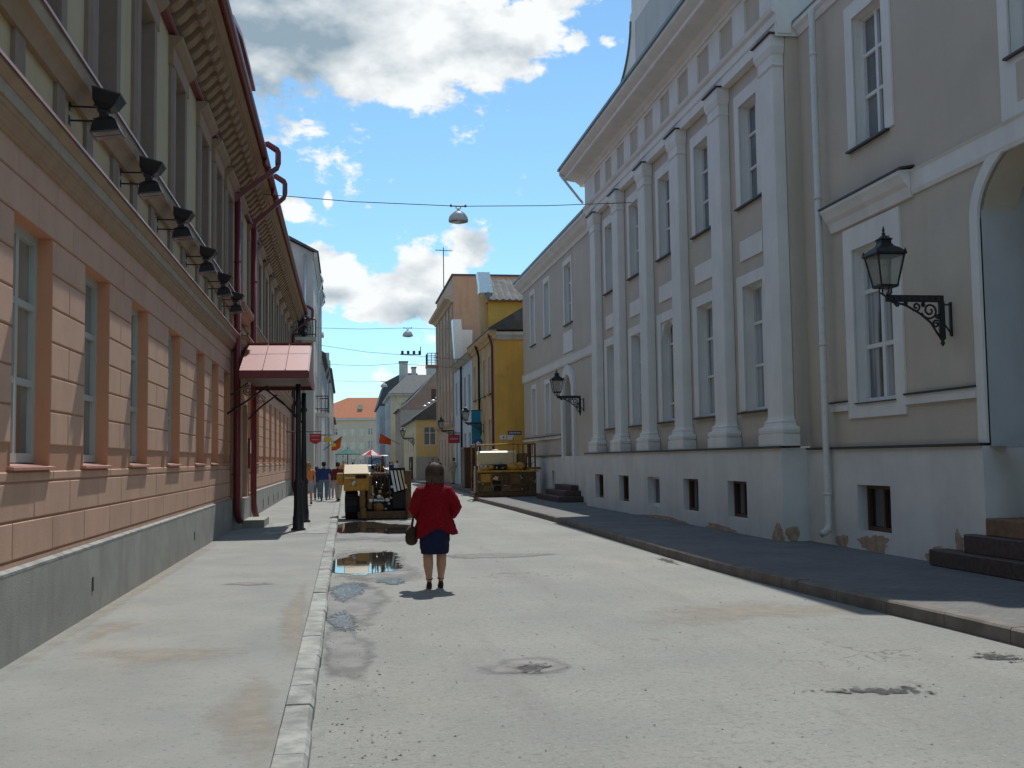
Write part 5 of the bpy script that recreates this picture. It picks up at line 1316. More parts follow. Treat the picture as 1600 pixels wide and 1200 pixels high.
# --- small yellow trench digger seen end on
RMP = []
DG = thing('trench_digger', 'small grimy yellow trench digger parked at the left kerb', 'digger', (.9, 33, 0))
D = 32.0
wheel(-.02, .36, D + .55, .42, .42, DG); wheel(-.02, .36, D + 2.3, .42, .42, DG); wheel(1.45, 1.83, D + .75, .42, .42, DG); wheel(1.45, 1.83, D + 2.3, .42, .42, DG)
MB().box(.30, 1.52, D + .3, D + 2.9, .38, .66).build('chassis', m_rust, DG, bevel=.02)
hb = MB().rings([[(-.06, D + .10, .84), (.66, D + .10, .84), (.66, D + 1.5, .84), (-.06, D + 1.5, .84)], [(-.06, D + .06, 1.33), (.68, D + .06, 1.33), (.68, D + 1.5, 1.33), (-.06, D + 1.5, 1.33)]]).build('hood', m_mach, DG, bevel=.02)
MB().rings([[(-.06, D + .05, 1.335), (.68, D + .05, 1.335), (.68, D + 1.5, 1.335), (-.06, D + 1.5, 1.335)], [(-.04, D + .40, 1.60), (.64, D + .40, 1.60), (.64, D + 1.5, 1.60), (-.04, D + 1.5, 1.60)]]).build('hood_top', m_creamp, hb, bevel=.015)
MB().box(-.03, .30, D + .035, D + .06, 1.20, 1.24).build('grille_bar', m_creamp, hb); MB().box(.28, .60, D + .035, D + .06, 1.20, 1.30).build('grille', m_dark, hb)
MB().prism([(.16, 1.06), (.24, 1.14), (.30, 1.12), (.26, 1.03), (.20, .98)], D + .06, D + .095).build('badge', m_steel, hb)
MB().box(-.26, -.06, D + .2, D + .8, 1.02, 1.36).build('side_box', m_mach, DG, bevel=.02)
MB().box(.40, .56, D + .05, D + .3, .35, .86).build('hood_leg', m_machd, DG)
en = MB().box(.74, 1.26, D + .5, D + 1.7, .55, 1.36).build('engine', m_rust, DG, bevel=.03)
for k in range(5): MB().box(.76 + k * .1, .82 + k * .1, D + .46, D + .52, .8, 1.25).build('cooling_fin', m_dark, en)
MB().lathe([(.05, 0), (.055, .3), (.04, .34), (.035, .5)], (1.1, D + .9, 1.36), 10).build('exhaust', m_rust, en, True)
MB().box(.68, 1.30, D + 1.0, D + 2.6, .60, 1.30).build('engine_cover', m_dark, DG, bevel=.03)
MB().box(.36, 1.5, D + .2, D + 2.6, .10, .55).build('belly_plate', m_dark, DG)
MB().box(.62, .76, D + .12, D + .35, .30, 1.28).build('mast_column', m_machd, DG, bevel=.02)
for x, z in ((.85, .42), (1.15, .30), (1.25, .45), (1.05, .62), (.8, .72), (1.3, .62)): MB().ell((x, D + .12, z), (.05, .05, .04), 8, 6).build('fitting', m_steel, DG, True)
rnd = random.Random(12)
for k in range(26):        # pipes, rods and small fittings between the hood and the boom
    x, z, y = rnd.uniform(.66, 1.34), rnd.uniform(.35, 1.5), D + rnd.uniform(.1, .5)
    m = (m_dark, m_steel, m_rust, m_machd, m_mach)[k % 5]
    if k % 3 == 0: MB().box(x - .04, x + .04, y, y + .08, z - .03, z + .05).build('valve_block', m, DG, bevel=.008)
    else:
        dx, dz = rnd.uniform(-.18, .18), rnd.uniform(-.25, .25)
        MB().tube([(x, y, z), (x + dx * .5, y - .06, z + dz * .3), (x + dx, y + .05, z + dz)], rnd.choice((.010, .014, .02)), 6).build('hydraulic_pipe', m, DG, True)
for k in range(22):
    x, z = rnd.uniform(5.5, 7.8), rnd.uniform(.45, 1.15) if k % 2 else rnd.uniform(1.25, 1.55)
    m = (m_dark, m_steel, m_rust, m_mach)[k % 4]; y = 45.0 + (rnd.uniform(.0, .08) if z < 1.2 else rnd.uniform(.2, .5))
    dx, dz = rnd.uniform(-.25, .25), rnd.uniform(-.15, .15)
    RMP.append(([(x, y, z), (x + dx * .5, y - .05, z - abs(dz)), (x + dx, y + .02, z + dz)], rnd.choice((.012, .018)), m))
MB().box(.42, .72, D + .6, D + 1.6, .5, 1.3).build('oil_tank', m_rust, DG, bevel=.03)
MB().box(.70, .80, D + .28, D + .36, .56, .98).build('marker_post', m_creamp, DG)
st_ = MB().box(.76, 1.16, D + 1.9, D + 2.3, 1.0, 1.12).build('seat', m_dark, DG, bevel=.03)
MB().box(.78, 1.14, D + 2.28, D + 2.38, 1.12, 1.58).build('seat_back', m_dark, st_, bevel=.03)
MB().box(.8, 1.12, D + 1.9, D + 2.3, .64, 1.0).build('seat_post', m_rust, st_)
MB().tube([(.95, D + 1.55, 1.2), (.95, D + 1.4, 1.62)], .025, 6).build('steering_column', m_dark, DG)
MB().tube([(.95 + .17 * math.cos(t), D + 1.4 + .08 * math.sin(t), 1.63 + .15 * math.sin(t)) for t in [2 * math.pi * k / 18 for k in range(19)]], .016, 6).build('steering_wheel', m_dark, DG, True)
for k, x in enumerate((.84, .92, 1.0, 1.2)): MB().tube([(x, D + .5, 1.3), (x + .02, D + .42, 1.5), (x + .01 * k, D + .4, 1.62)], .012, 5).build('lever', m_steel, DG)
hc = MB()
rnd = random.Random(2)
for k in range(7):
    x = .72 + k * .09; z = rnd.uniform(.8, 1.3)
    hc.tube([(x, D + .5, z), (x + rnd.uniform(-.05, .05), D + .25, z - .1), (x + rnd.uniform(-.1, .1), D + .2, z - .35), (x, D + .35, .55)], .016, 6)
hc.build('hoses', m_dark, DG, True)
gb = MB().lathe([(.03, -.11), (.12, -.11), (.15, -.07), (.15, .07), (.10, .12), (.04, .16)], (0, 0, 0), 18)
gb.v = [(x + .95, D + .12 - z, y + .34) for x, y, z in gb.v]; gb = gb.build('drive_hub', m_machd, DG, True)
MB().box(.78, 1.14, D + .15, D + .45, .50, .60).build('gearbox', m_steel, DG, bevel=.03)
for x, z in ((.72, .55), (1.20, .56), (.96, .66)): MB().ell((x, D + .14, z), (.07, .07, .06), 10, 6).build('cylinder_cap', m_whitep, DG, True)
MB().box(.34, 1.92, D - .08, D + .02, .03, .24).build('blade', m_rust, DG, bevel=.015)
for x in (.42, 1.75): MB().box(x, x + .16, D - .16, D + .35, .05, .34).build('blade_arm', m_machd, DG, bevel=.02)
lad = MB().box(1.72, 1.90, D + .1, D + .4, .1, 1.42).build('boom_frame', m_rust, DG, bevel=.02)
for k, m in enumerate((m_whitep, m_whitep, m_creamp, m_creamp)):
    x = 1.30 + k * .105
    MB().rings([[(x + .10, D + .02, .80 + .03 * k), (x + .17, D + .02, .80 + .03 * k), (x + .17, D + .07, .80 + .03 * k), (x + .10, D + .07, .80 + .03 * k)], [(x, D + .42, 1.44), (x + .065, D + .42, 1.44), (x + .065, D + .47, 1.44), (x, D + .47, 1.44)]]).build('chain_guard', m, DG)
MB().box(1.30, 1.74, D + .40, D + .5, 1.42, 1.49).build('guard_bar', m_dark, DG)
MB().box(1.34, 1.74, D + .1, D + .55, .30, .80).build('boom_housing', m_dark, DG, bevel=.02)
MB().box(1.30, 1.74, D + .48, D + 1.0, .66, 1.42).build('tool_box', m_dark, DG)

# --- mustard road machine on the right pavement
RM = thing('road_machine', 'mustard road machine with cream tank and pipe cage on the right pavement', 'road machine', (6.6, 45.4, .14))
E0 = 45.0
for p_, r_, m_ in RMP: MB().tube(p_, r_, 6).build('hose', m_, RM, True)
MB().box(5.30, 7.90, E0, E0 + 1.9, .15, .34).build('skid', m_rust, RM, bevel=.02)
bd = MB().box(5.44, 7.86, E0 + .12, E0 + 1.8, .34, 1.18).build('body', m_machd, RM, bevel=.02)
for x0, x1, z0, z1, m in ((5.55, 6.0, .75, 1.1, m_mach), (6.02, 6.42, .40, .80, m_dark), (6.44, 6.74, .45, 1.08, m_rust), (6.82, 7.22, .5, 1.1, m_machd), (7.28, 7.56, .4, 1.05, m_rust)):
    MB().box(x0, x1, E0 + .09, E0 + .125, z0, z1).build('panel', m, bd, bevel=.008)
MB().prism([(6.03, .88), (6.16, 1.0), (6.28, .98), (6.26, .83)], E0 + .02, E0 + .11).build('plate', m_creamp, bd)
for x in (5.6, 6.4): MB().rings([[(x, E0 + .02, .36), (x + .5, E0 + .02, .36), (x + .5, E0 + .1, .36), (x, E0 + .1, .36)], [(x + .1, E0 + .02, .60), (x + .4, E0 + .02, .60), (x + .4, E0 + .1, .60), (x + .1, E0 + .1, .60)]]).build('foot_plate', m_machd, bd)
MB().box(5.38, 8.0, E0 + .02, E0 + .16, 1.16, 1.24).build('front_rail', m_mach, RM, bevel=.015)
MB().box(7.5, 8.1, E0 + .02, E0 + .5, 1.26, 1.36).build('side_bracket', m_machd, RM)
for c, r in (((5.75, E0 + .4, 1.30), (.26, .3, .13)), ((6.0, E0 + .45, 1.34), (.2, .25, .12)), ((6.98, E0 + .4, 1.36), (.36, .3, .2)), ((7.25, E0 + .4, 1.38), (.24, .28, .2))): MB().ell(c, r, 14, 8).build('cowl', m_mach, RM, True)
for x in (5.62, 5.78): MB().ell((x, E0 + .22, 1.40), (.085, .06, .07), 10, 6).build('headlamp', m_steel, RM, True)
MB().box(6.18, 6.70, E0 + .25, E0 + .8, 1.22, 1.48).build('motor', m_dark, RM, bevel=.03)
for x in (6.25, 6.5): MB().ell((x, E0 + .24, 1.34), (.05, .04, .05), 8, 6).build('motor_cap', m_steel, RM, True)
tk = MB(); cl = lambda v: max(-1, min(1, 1.3 * v))
prof = [(E0 + .95 + .50 * cl(math.cos(t)), 1.74 + .31 * cl(math.sin(t))) for t in [2 * math.pi * (k + .5) / 24 for k in range(24)]]
tk.prism(prof, 5.58, 7.12, 'x'); tk = tk.build('tank', m_creamp, RM, bevel=.0)
MB().prism([(5.50, 1.44), (5.58, 1.44), (5.58, 2.05), (5.54, 2.05), (5.48, 1.9)], E0 + .5, E0 + 1.4).build('tank_end', m_creamp, tk)
for z in (1.93, 2.02): MB().tube([(5.55, E0 + .60 + (z - 1.93) * 1.5, z), (7.12, E0 + .60 + (z - 1.93) * 1.5, z + .02)], .03, 6).build('tank_rail', m_whitep, tk, True)
MB().lathe([(.16, 0), (.16, .06), (.1, .1)], (6.3, E0 + .95, 2.02), 12).build('filler_cap', m_creamp, tk, True)
MB().box(7.22, 7.60, E0 + .5, E0 + 1.5, 1.2, 1.95).build('control_box', m_machd, RM, bevel=.03)
for x in (5.40, 6.0, 6.43, 6.78, 7.25, 7.62, 7.86): MB().box(x - .035, x + .035, E0 + .03, E0 + .10, .34, 1.17).build('frame_post', m_rust if x > 6 else m_machd, RM)
MB().box(5.36, 7.9, E0 + .025, E0 + .09, .60, .66).build('frame_rail', m_rust, RM)
for k in range(3): MB().tube([(7.62 + .08 * k, E0 + .15 + .3 * k, 1.3), (7.62 + .08 * k, E0 + .15 + .3 * k, 2.33)], .03, 6).build('cage_bar', m_rust, RM)
cg = [(5.36, E0 + .1), (5.36, E0 + 1.7), (7.86, E0 + .1), (7.86, E0 + 1.7)]
for x, y in cg: MB().tube([(x, y, .3), (x, y, 2.34)], .035, 6).build('cage_post', m_machd if x < 6 else m_rust, RM)
MB().tube([(5.36, E0 + .1, 2.3), (7.86, E0 + .1, 2.36)], .03, 6).build('cage_rail', m_mach, RM); MB().tube([(5.36, E0 + 1.7, 2.3), (7.86, E0 + 1.7, 2.36)], .03, 6).build('cage_rail', m_machd, RM)
for x in (5.36, 7.86): MB().tube([(x, E0 + .1, 2.33), (x, E0 + 1.7, 2.33)], .03, 6).build('cage_rail', m_machd, RM)
for k in range(4): MB().tube([(7.15 + k * .2, E0 + .12, 1.6 + k * .1), (7.15 + k * .2, E0 + .12, 2.33)], .02, 5).build('control_lever', m_rust, RM)
MB().tube([(6.95, E0 + .15, 1.2), (6.95, E0 + .15, 2.6)], .022, 5).build('mast', m_mach, RM); MB().tube([(6.7, E0 + .15, 2.45), (7.3, E0 + .15, 2.47)], .02, 5).build('mast_arm', m_mach, RM)
ch = MB()
for k in range(13): ch.ell((5.30 + .01 * (k % 2), E0 + .02, .36 + k * .085), (.045, .03, .05), 8, 5)
ch.build('chain', m_steel, RM, True)
MB().box(5.2, 5.52, E0 - .12, E0 + .3, .15, .22).build('foot_plank', m_machd, RM)

# ------------------------------------------------------------------ car and van far up the street
def car(name, label, cat, x, y, w, l, prof, wins, mat, zw):
    t = thing(name, label, cat, (x, y, 0))
    MB().prism([(y + a, z) for a, z in prof], x - w / 2, x + w / 2, 'x').build('body', mat, t, bevel=.04)
    for xx in (x - w / 2 - .01, x + w / 2 + .01):
        for a0, a1, z0, z1 in wins: MB().box(xx - .015, xx + .015, y + a0, y + a1, z0, z1).build('side_window', m_glass_d, t)
    for xx in (x - w / 2 - .01, x + w / 2 - .19):
        for yy in (y - l * .3, y + l * .3): wheel(xx, xx + .2, yy, .31, .31, t, m_tyre, m_steel)
    (a0, z0), (a1, z1) = zw
    MB().rings([[(x - w * .40, y + a0 - .02, z0), (x + w * .40, y + a0 - .02, z0), (x + w * .40, y + a0 + .03, z0), (x - w * .40, y + a0 + .03, z0)], [(x - w * .36, y + a1 - .02, z1), (x + w * .36, y + a1 - .02, z1), (x + w * .36, y + a1 + .03, z1), (x - w * .36, y + a1 + .03, z1)]]).build('windscreen', m_glass_d, t)
    for s in (-1, 1): MB().box(x + s * w * .36 - .12, x + s * w * .36 + .12, y + prof[1][0] - .02, y + prof[1][0] + .02, .62, .76).build('headlight', m_steel, t)
    MB().box(x - w * .42, x + w * .42, y + prof[0][0] - .06, y + prof[0][0] + .06, .32, .48).build('bumper', m_dark, t)
    MB().box(x - .26, x + .26, y + prof[0][0] - .07, y + prof[0][0] - .055, .36, .45).build('number_plate', m_sign_w, t)
car('parked_car', 'white car just behind the yellow digger', 'car', 1.3, 76, 1.66, 4.0, [(-2.0, .3), (-2.0, .78), (-1.1, .92), (-.45, 1.42), (1.0, 1.45), (1.6, .98), (2.0, .9), (2.0, .3)], [(-.6, .25, .98, 1.32), (.33, 1.1, .98, 1.32)], m_whitep, ((-1.06, .97), (-.5, 1.38)))
car('parked_van', 'pale grey van facing the street beyond the white car', 'van', 2.5, 90, 1.85, 4.6, [(-2.3, .3), (-2.3, 1.0), (-1.8, 1.2), (-1.3, 2.15), (2.3, 2.2), (2.3, .3)], [(-1.1, -.2, 1.3, 1.9), (0, 1.0, 1.3, 1.9)], metal('pale grey van paint', (.45, .48, .48), .4), ((-1.77, 1.28), (-1.36, 2.0)))

# ------------------------------------------------------------------ people
def remesh(mb, name, vox, mat, parent, smooth_it=4, post=None):
    me = mb.mesh(name)
    tmp = bpy.data.objects.new('tmp', me); COL.objects.link(tmp)
    r = tmp.modifiers.new('r', 'REMESH'); r.mode = 'VOXEL'; r.voxel_size = vox
    s = tmp.modifiers.new('s', 'SMOOTH'); s.iterations = smooth_it; s.factor = .5
    dg = bpy.context.evaluated_depsgraph_get()
    out = bpy.data.meshes.new_from_object(tmp.evaluated_get(dg))
    bpy.data.objects.remove(tmp)
    out.materials.clear()
    if post:
        for v in out.vertices: v.co = post(v.co)
    out.polygons.foreach_set('use_smooth', [True] * len(out.polygons))
    o = inst(name, out, mat, parent)
    return o

m_skin = paint('skin', (.50, .27, .17), rough=.55, var=.06, scale=8, streak=0, bump=.05)
def cloth(name, col, **k): return paint(name, col, rough=.9, var=k.pop('var', .12), scale=k.pop('scale', 5), streak=0, bump=.3, bscale=120, **k)
m_shoe = cloth('dark shoe leather', (.025, .018, .015))

def person(label, loc, rz, H=1.65, top=None, bottom=None, hair=None, stride=.0, skirt=None, arms=None, wide=1.0, sleeve=1, hair_long=0, vox=.014, fat=1.0, group=None, barelegs=False, top_z=.86, shorts=False):
    """local frame: faces +y, origin between the feet"""
    t = thing('person', label, 'person', (0, 0, 0), group)
    W = wide
    hipx, shx = .095 * W, .175 * W
    fy = {-1: stride, 1: -stride}
    legs = {}
    for s in (-1, 1):
        lift = .05 if fy[s] < -.05 else 0
        legs[s] = [(s * hipx, 0, .86), (s * (hipx - .005), fy[s] * .42 + .025, .475), (s * (hipx - .012), fy[s] - (.05 if fy[s] < 0 else 0), .085 + lift)]
    arms = arms or {-1: [(-shx - .07, .0 - fy[-1] * .2, 1.08), (-shx - .09, .10 - fy[-1] * .7, .86)], 1: [(shx + .07, 0 - fy[1] * .2, 1.08), (shx + .09, .10 - fy[1] * .7, .86)]}
    tor = [(.79, 0, 0, .13 * W, .10 * fat), (.88, 0, 0, .165 * W, .125 * fat), (.97, 0, 0, .155 * W, .115 * fat), (1.07, 0, 0, .135 * W, .10 * fat), (1.18, 0, 0, .15 * W, .105 * fat), (1.28, 0, 0, .165 * W, .105 * fat), (1.345, 0, -.005, .145 * W, .085), (1.385, 0, -.005, .075, .06), (1.40, 0, 0, .05, .05)]
    b = MB().stack(tor, 16)
    b.tube([(0, 0, 1.33), (0, .0, 1.40), (0, .015, 1.47)], [.065, .052, .055], 10)
    b.ell((0, .012, 1.545), (.074, .092, .112), 14, 10)
    b.ell((0, .045, 1.50), (.055, .06, .07), 10, 8)
    b.tube([(0, .095, 1.56), (0, .115, 1.53), (0, .10, 1.52)], [.008, .015, .012], 6)
    for s in (-1, 1): b.ell((s * .076, .0, 1.54), (.012, .022, .032), 8, 6)
    for s in (-1, 1):
        l = legs[s]
        calf = [l[1][i] + (l[2][i] - l[1][i]) * .32 for i in range(3)]; calf[1] -= .022
        th = [l[0][i] + (l[1][i] - l[0][i]) * .4 for i in range(3)]
        b.tube([l[0], th, l[1], calf, l[2]], [.085 * fat, .078 * fat, .054 * fat, .056 * fat, .034 * fat], 10)
        a = Vector(l[2]); b.tube([a + Vector((0, -.045, -.03)), a + Vector((0, .02, -.045)), a + Vector((0, .10, -.06)), a + Vector((0, .17, -.065))], [.032, .038, .034, .018], 8)
        sh, e, wv = Vector((s * shx, 0, 1.315)), Vector(arms[s][0]), Vector(arms[s][1])
        b.tube([sh + Vector((-s * .05, 0, .02)), sh, (sh + e) / 2, e, (e * .6 + wv * .4), wv], [.06, .058 * fat, .046 * fat, .04, .037, .026], 10)
        d = (wv - e).normalized(); sd = Vector((0, 1, 0)) if abs(d.y) < .7 else Vector((0, 0, -1)); sd = (sd - d * sd.dot(d)).normalized()
        b.tube([wv, wv + d * .045, wv + d * .085], [.027, .036, .034], 8)
        for k, ln in enumerate((.06, .072, .068, .052)):
            o_ = wv + d * .08 + sd * (.027 - .018 * k); b.tube([o_, o_ + d * ln * .55, o_ + d * ln + Vector((-s * .018, 0, 0))], [.010, .009, .007], 6)
        o_ = wv + d * .03 + sd * .03; b.tube([o_, o_ + d * .03 + sd * .022, o_ + d * .06 + sd * .026], [.012, .011, .008], 6)
    remesh(b, 'body', vox, m_skin, t, 3)
    if hair:
        h = MB().ell((0, -.012, 1.565), (.088, .102, .108), 14, 10)
        if hair_long:
            h.ell((0, -.045, 1.50), (.098, .07, .10 + .03 * hair_long), 12, 8)
            for s in (-1, 1): h.ell((s * .07, -.01, 1.51), (.035, .06, .075), 10, 8)
        rr = random.Random(3)
        for k in range(36):
            a = rr.uniform(0, 6.28); z = rr.uniform(1.47, 1.64)
            q = math.sqrt(max(.02, 1 - ((z - 1.555) / .12) ** 2)); h.ell((.082 * q * math.cos(a), -.02 + .088 * q * math.sin(a) - .02, z), (.022, .024, .03), 6, 5)
        remesh(h, 'hair', .010, hair, t, 2)
    if top:
        c = MB().stack([(top_z, 0, 0, (.175 * W if top_z > .8 else .20 * W), .135 * fat), *[(z, x, y, rx * 1.09 + .012, ry * 1.1 + .012) for z, x, y, rx, ry in tor if top_z + .02 < z < 1.39]], 20)
        for s in (-1, 1):
            sh, e, wv = Vector((s * shx, 0, 1.315)), Vector(arms[s][0]), Vector(arms[s][1])
            pts = [sh + Vector((-s * .06, 0, .02)), sh, (sh + e) / 2, e, e.lerp(wv, .45), e.lerp(wv, .93)]; rr_ = [.068, .073 * fat, .062 * fat, .057 * fat, .052, .043]
            n = 6 if sleeve == 1 else 3
            c.tube(pts[:n], rr_[:n], 12)
        remesh(c, 'shirt', .013, top, t, 3)
    if bottom:
        c = MB().stack([(.80, 0, 0, .15 * W, .115 * fat), (.88, 0, 0, .178 * W, .138 * fat), (.95, 0, 0, .17 * W, .13 * fat), (.99, 0, 0, .16 * W, .122 * fat)], 18)
        for s in (-1, 1):
            l = legs[s]; th = [l[0][i] + (l[1][i] - l[0][i]) * .4 for i in range(3)]; cf = [l[1][i] + (l[2][i] - l[1][i]) * .4 for i in range(3)]; en_ = [l[1][i] + (l[2][i] - l[1][i]) * .97 for i in range(3)]
            pts, rr_ = [l[0], th, l[1], cf, en_], [.098 * fat, .092 * fat, .072 * fat, .069 * fat, .062 * fat]
            if shorts: pts, rr_ = pts[:3], rr_[:3]
            c.tube(pts, rr_, 12)
        remesh(c, 'trousers', .013, bottom, t, 3)
    if skirt:
        zh, m, rx, ry = skirt
        remesh(MB().stack([(zh, 0, 0, rx, ry), (zh + .012, 0, 0, rx + .004, ry + .003), (.62, 0, 0, rx * 1.06, ry * 1.05), (.78, 0, 0, .20 * W, .16 * fat), (.9, 0, 0, .185 * W, .145 * fat), (1.0, 0, 0, .165 * W, .125 * fat)], 22), 'skirt', .012, m, t, 3)
    for s in (-1, 1):
        a = Vector(legs[s][2])
        remesh(MB().tube([a + Vector((0, -.06, -.045)), a + Vector((0, -.02, -.04)), a + Vector((0, .06, -.052)), a + Vector((0, .14, -.06)), a + Vector((0, .185, -.066))], [.030, .042, .044, .040, .022], 10).box(a.x - .035, a.x + .035, a.y - .08, a.y + .17, a.z - .085, a.z - .065), 'shoe', .009, m_shoe, t, 2)
    k = H / 1.655
    t.location = loc; t.rotation_euler = (0, 0, rz); t.scale = (k, k, k)
    return t

# --- the woman in red, close to the camera, walking away with hands at her front
m_red, _t, _b = NT('red wool tweed')
_g = _t.nodes.new('ShaderNodeTexCoord').outputs['Object']
_c = tmix(_t, tramp(_t, tnoise(_t, 60, 3, .7, src=_g), .4, .65), (.20, .005, .011), (.33, .010, .018))
_br = _t.nodes.new('ShaderNodeTexChecker'); _br.inputs['Scale'].default_value = 46; _br.inputs['Color1'].default_value = (.9, .9, .9, 1); _br.inputs['Color2'].default_value = (.5, .5, .5, 1)
_t.links.new(_g, _br.inputs[0])
_mm = _t.nodes.new('ShaderNodeMixRGB'); _mm.blend_type = 'MULTIPLY'; _mm.inputs[0].default_value = .55
_t.links.new(_c, _mm.inputs[1]); _t.links.new(_br.outputs[0], _mm.inputs[2]); _t.links.new(_mm.outputs[0], _b.inputs['Base Color'])
_b.inputs['Roughness'].default_value = .9; _b.inputs['Specular IOR Level'].default_value = .15
tbump(_t, _b, tnoise(_t, 130, 3, .6, src=_g), .4, .01)
m_navy = cloth('navy skirt cloth', (.012, .016, .05))
m_hairg = paint('greying brown hair', (.075, .048, .033), rough=.6, var=.2, scale=9, streak=0, bump=.8, bscale=40, patch=(.12, .082, .06), plo=.45, phi=.75, pscale=6)

t = thing('person', 'woman in a red tweed jacket and navy skirt walking away up the road', 'person', (0, 0, 0))
b = MB().stack([(.72, 0, 0, .15, .13), (.82, 0, 0, .19, .16), (.92, 0, 0, .19, .155), (1.05, 0, .01, .175, .14), (1.18, 0, .01, .185, .14), (1.28, 0, 0, .185, .12), (1.345, 0, 0, .15, .09), (1.385, 0, .005, .075, .065), (1.40, 0, .01, .05, .05)], 18)
b.tube([(0, 0, 1.33), (0.005, .015, 1.40), (.012, .035, 1.46)], [.075, .06, .06], 12)
HC = Vector((.02, .04, 1.525))
b.ell(HC, (.084, .10, .122), 16, 12); b.ell(HC + Vector((.006, .04, -.04)), (.055, .06, .07), 12, 8)
b.tube([HC + Vector((.015, .09, .02)), HC + Vector((.02, .118, -.012)), HC + Vector((.018, .10, -.022))], [.009, .016, .012], 6)
for s in (-1, 1):
    b.ell(HC + Vector((s * .078, 0, 0)), (.012, .022, .033), 8, 6); b.ell(HC + Vector((s * .032, .083, .012)), (.014, .01, .008), 8, 6)
b.ell(HC + Vector((.008, .094, -.055)), (.022, .01, .007), 8, 6)
# legs: slightly apart, right foot a little ahead
LG = {-1: [(-.095, 0, .78), (-.09, .02, .46), (-.085, -.035, .30), (-.078, -.02, .12), (-.075, .0, .085)], 1: [(.095, 0, .78), (.092, .05, .46), (.088, .03, .30), (.082, .05, .12), (.08, .07, .085)]}
for s in (-1, 1):
    l = LG[s]; b.tube(l, [.10, .068, .066, .036, .034], 14)
    a = Vector(l[-1]); b.tube([a + Vector((0, -.05, -.01)), a + Vector((0, .03, -.03)), a + Vector((0, .11, -.06)), a + Vector((0, .17, -.068))], [.030, .036, .034, .018], 10)
AR = {-1: [(-.18, 0, 1.275), (-.262, -.04, 1.05), (-.20, .20, .93)], 1: [(.18, 0, 1.275), (.285, -.06, 1.06), (.24, .14, .95)]}
for s in (-1, 1):
    sh, e, wv = [Vector(p) for p in AR[s]]
    b.tube([sh + Vector((-s * .05, 0, .02)), sh, sh.lerp(e, .5), e, e.lerp(wv, .4), wv], [.06, .062, .054, .046, .042, .028], 12)
    d = (wv - e).normalized(); sd = Vector((0, 0, 1)); sd = (sd - d * sd.dot(d)).normalized(); cl = Vector((-s, .1, -.2)).normalized()
    b.tube([wv, wv + d * .045, wv + d * .085], [.027, .037, .035], 10)
    for k, ln in enumerate((.058, .068, .064, .05)):
        o_ = wv + d * .082 + sd * (.028 - .019 * k); b.tube([o_, o_ + d * ln * .45 + cl * .008, o_ + d * ln * .7 + cl * .03], [.0095, .009, .007], 8)
    o_ = wv + d * .03 + sd * .034; b.tube([o_, o_ + d * .028 + sd * .02, o_ + d * .055 + sd * .02 + cl * .012], [.012, .011, .008], 8)
remesh(b, 'body', .0085, m_skin, t, 3)
# hair: full collar-length bob
h = MB().ell(HC + Vector((-.008, -.02, .025)), (.104, .112, .108), 16, 10)
h.ell(HC + Vector((-.016, -.06, -.06)), (.112, .072, .10), 14, 8)
for s in (-1, 1): h.ell(HC + Vector((s * .078, -.015, -.045)), (.036, .068, .085), 10, 8)
rr = random.Random(5)
for k in range(110):
    a = rr.uniform(0, 2 * math.pi); z = rr.uniform(-.14, .12); q = math.sqrt(max(.05, 1 - ((z - .0) / .15) ** 2)) if z > 0 else 1.0
    if (math.sin(a) > .45 and z < .06) or z > .035: continue
    p = HC + Vector((-.01 + .110 * q * math.cos(a), -.03 + .10 * q * math.sin(a), z + .01))
    h.ell(p, (.02, .022, .045), 6, 5)
ho = remesh(h, 'hair', .0075, m_hairg, t, 2)
sm_ = MB()
for k in range(420):
    a = rr.uniform(0, 2 * math.pi); L_ = rr.uniform(.7, 1.15)
    if math.sin(a) > .35: L_ *= .45
    pts = []
    for q in range(6):
        ph = .15 + L_ * q / 5 * 1.75; w = .99 + .05 * rr.random() + .08 * (q / 5) ** 2
        rad = math.sin(min(ph, 1.7)) if ph < 1.7 else 1.0
        aa = a + .12 * math.sin(q * 1.7 + k)
        zz = .112 * math.cos(min(ph, 1.7)) - (max(0, ph - 1.7) * .11)
        pts.append(HC + Vector((-.01 + .115 * w * rad * math.cos(aa), -.028 + .118 * w * rad * math.sin(aa), .03 + zz * w)))
    sm_.tube(pts, [.0035, .004, .004, .0035, .003, .001], 4)
sm_.build('hair_strands', m_hairg, ho, True)
# jacket: boxy, flared hem, wide sleeves
rings_j = []
NJ = 40
for z, cx, cy, rx, ry, wv_ in ((.735, .01, -.02, .268, .195, .030), (.745, .01, -.02, .272, .20, .030), (.80, .008, -.015, .258, .192, .024), (.88, .005, -.01, .243, .185, .014), (.98, .0, 0, .222, .175, .008), (1.08, 0, .005, .214, .168, .004), (1.18, 0, .0, .214, .162, 0), (1.27, 0, -.005, .205, .145, 0), (1.325, 0, -.005, .168, .122, 0), (1.365, 0, 0, .118, .10, 0), (1.405, 0, .005, .088, .088, 0)):
    r = []
    for k in range(NJ):
        a = 2 * math.pi * k / NJ; f = 1 + wv_ / .3 * math.sin(5 * a + .7) + wv_ / .4 * math.sin(9 * a)
        hz_ = z
        if z < .79:      # hem rides up over the back and hangs lower at her left side
            hz_ = z + .07 * math.exp(-((a - 1.53 * math.pi) / .5) ** 2) - .085 * max(0, -math.cos(a)) ** 1.5 - .03 * max(0, math.cos(a)) + .012 * math.sin(4 * a)
        r.append((cx + rx * f * math.cos(a), cy + ry * f * math.sin(a), hz_))
    rings_j.append(r)
j = MB().rings(rings_j)
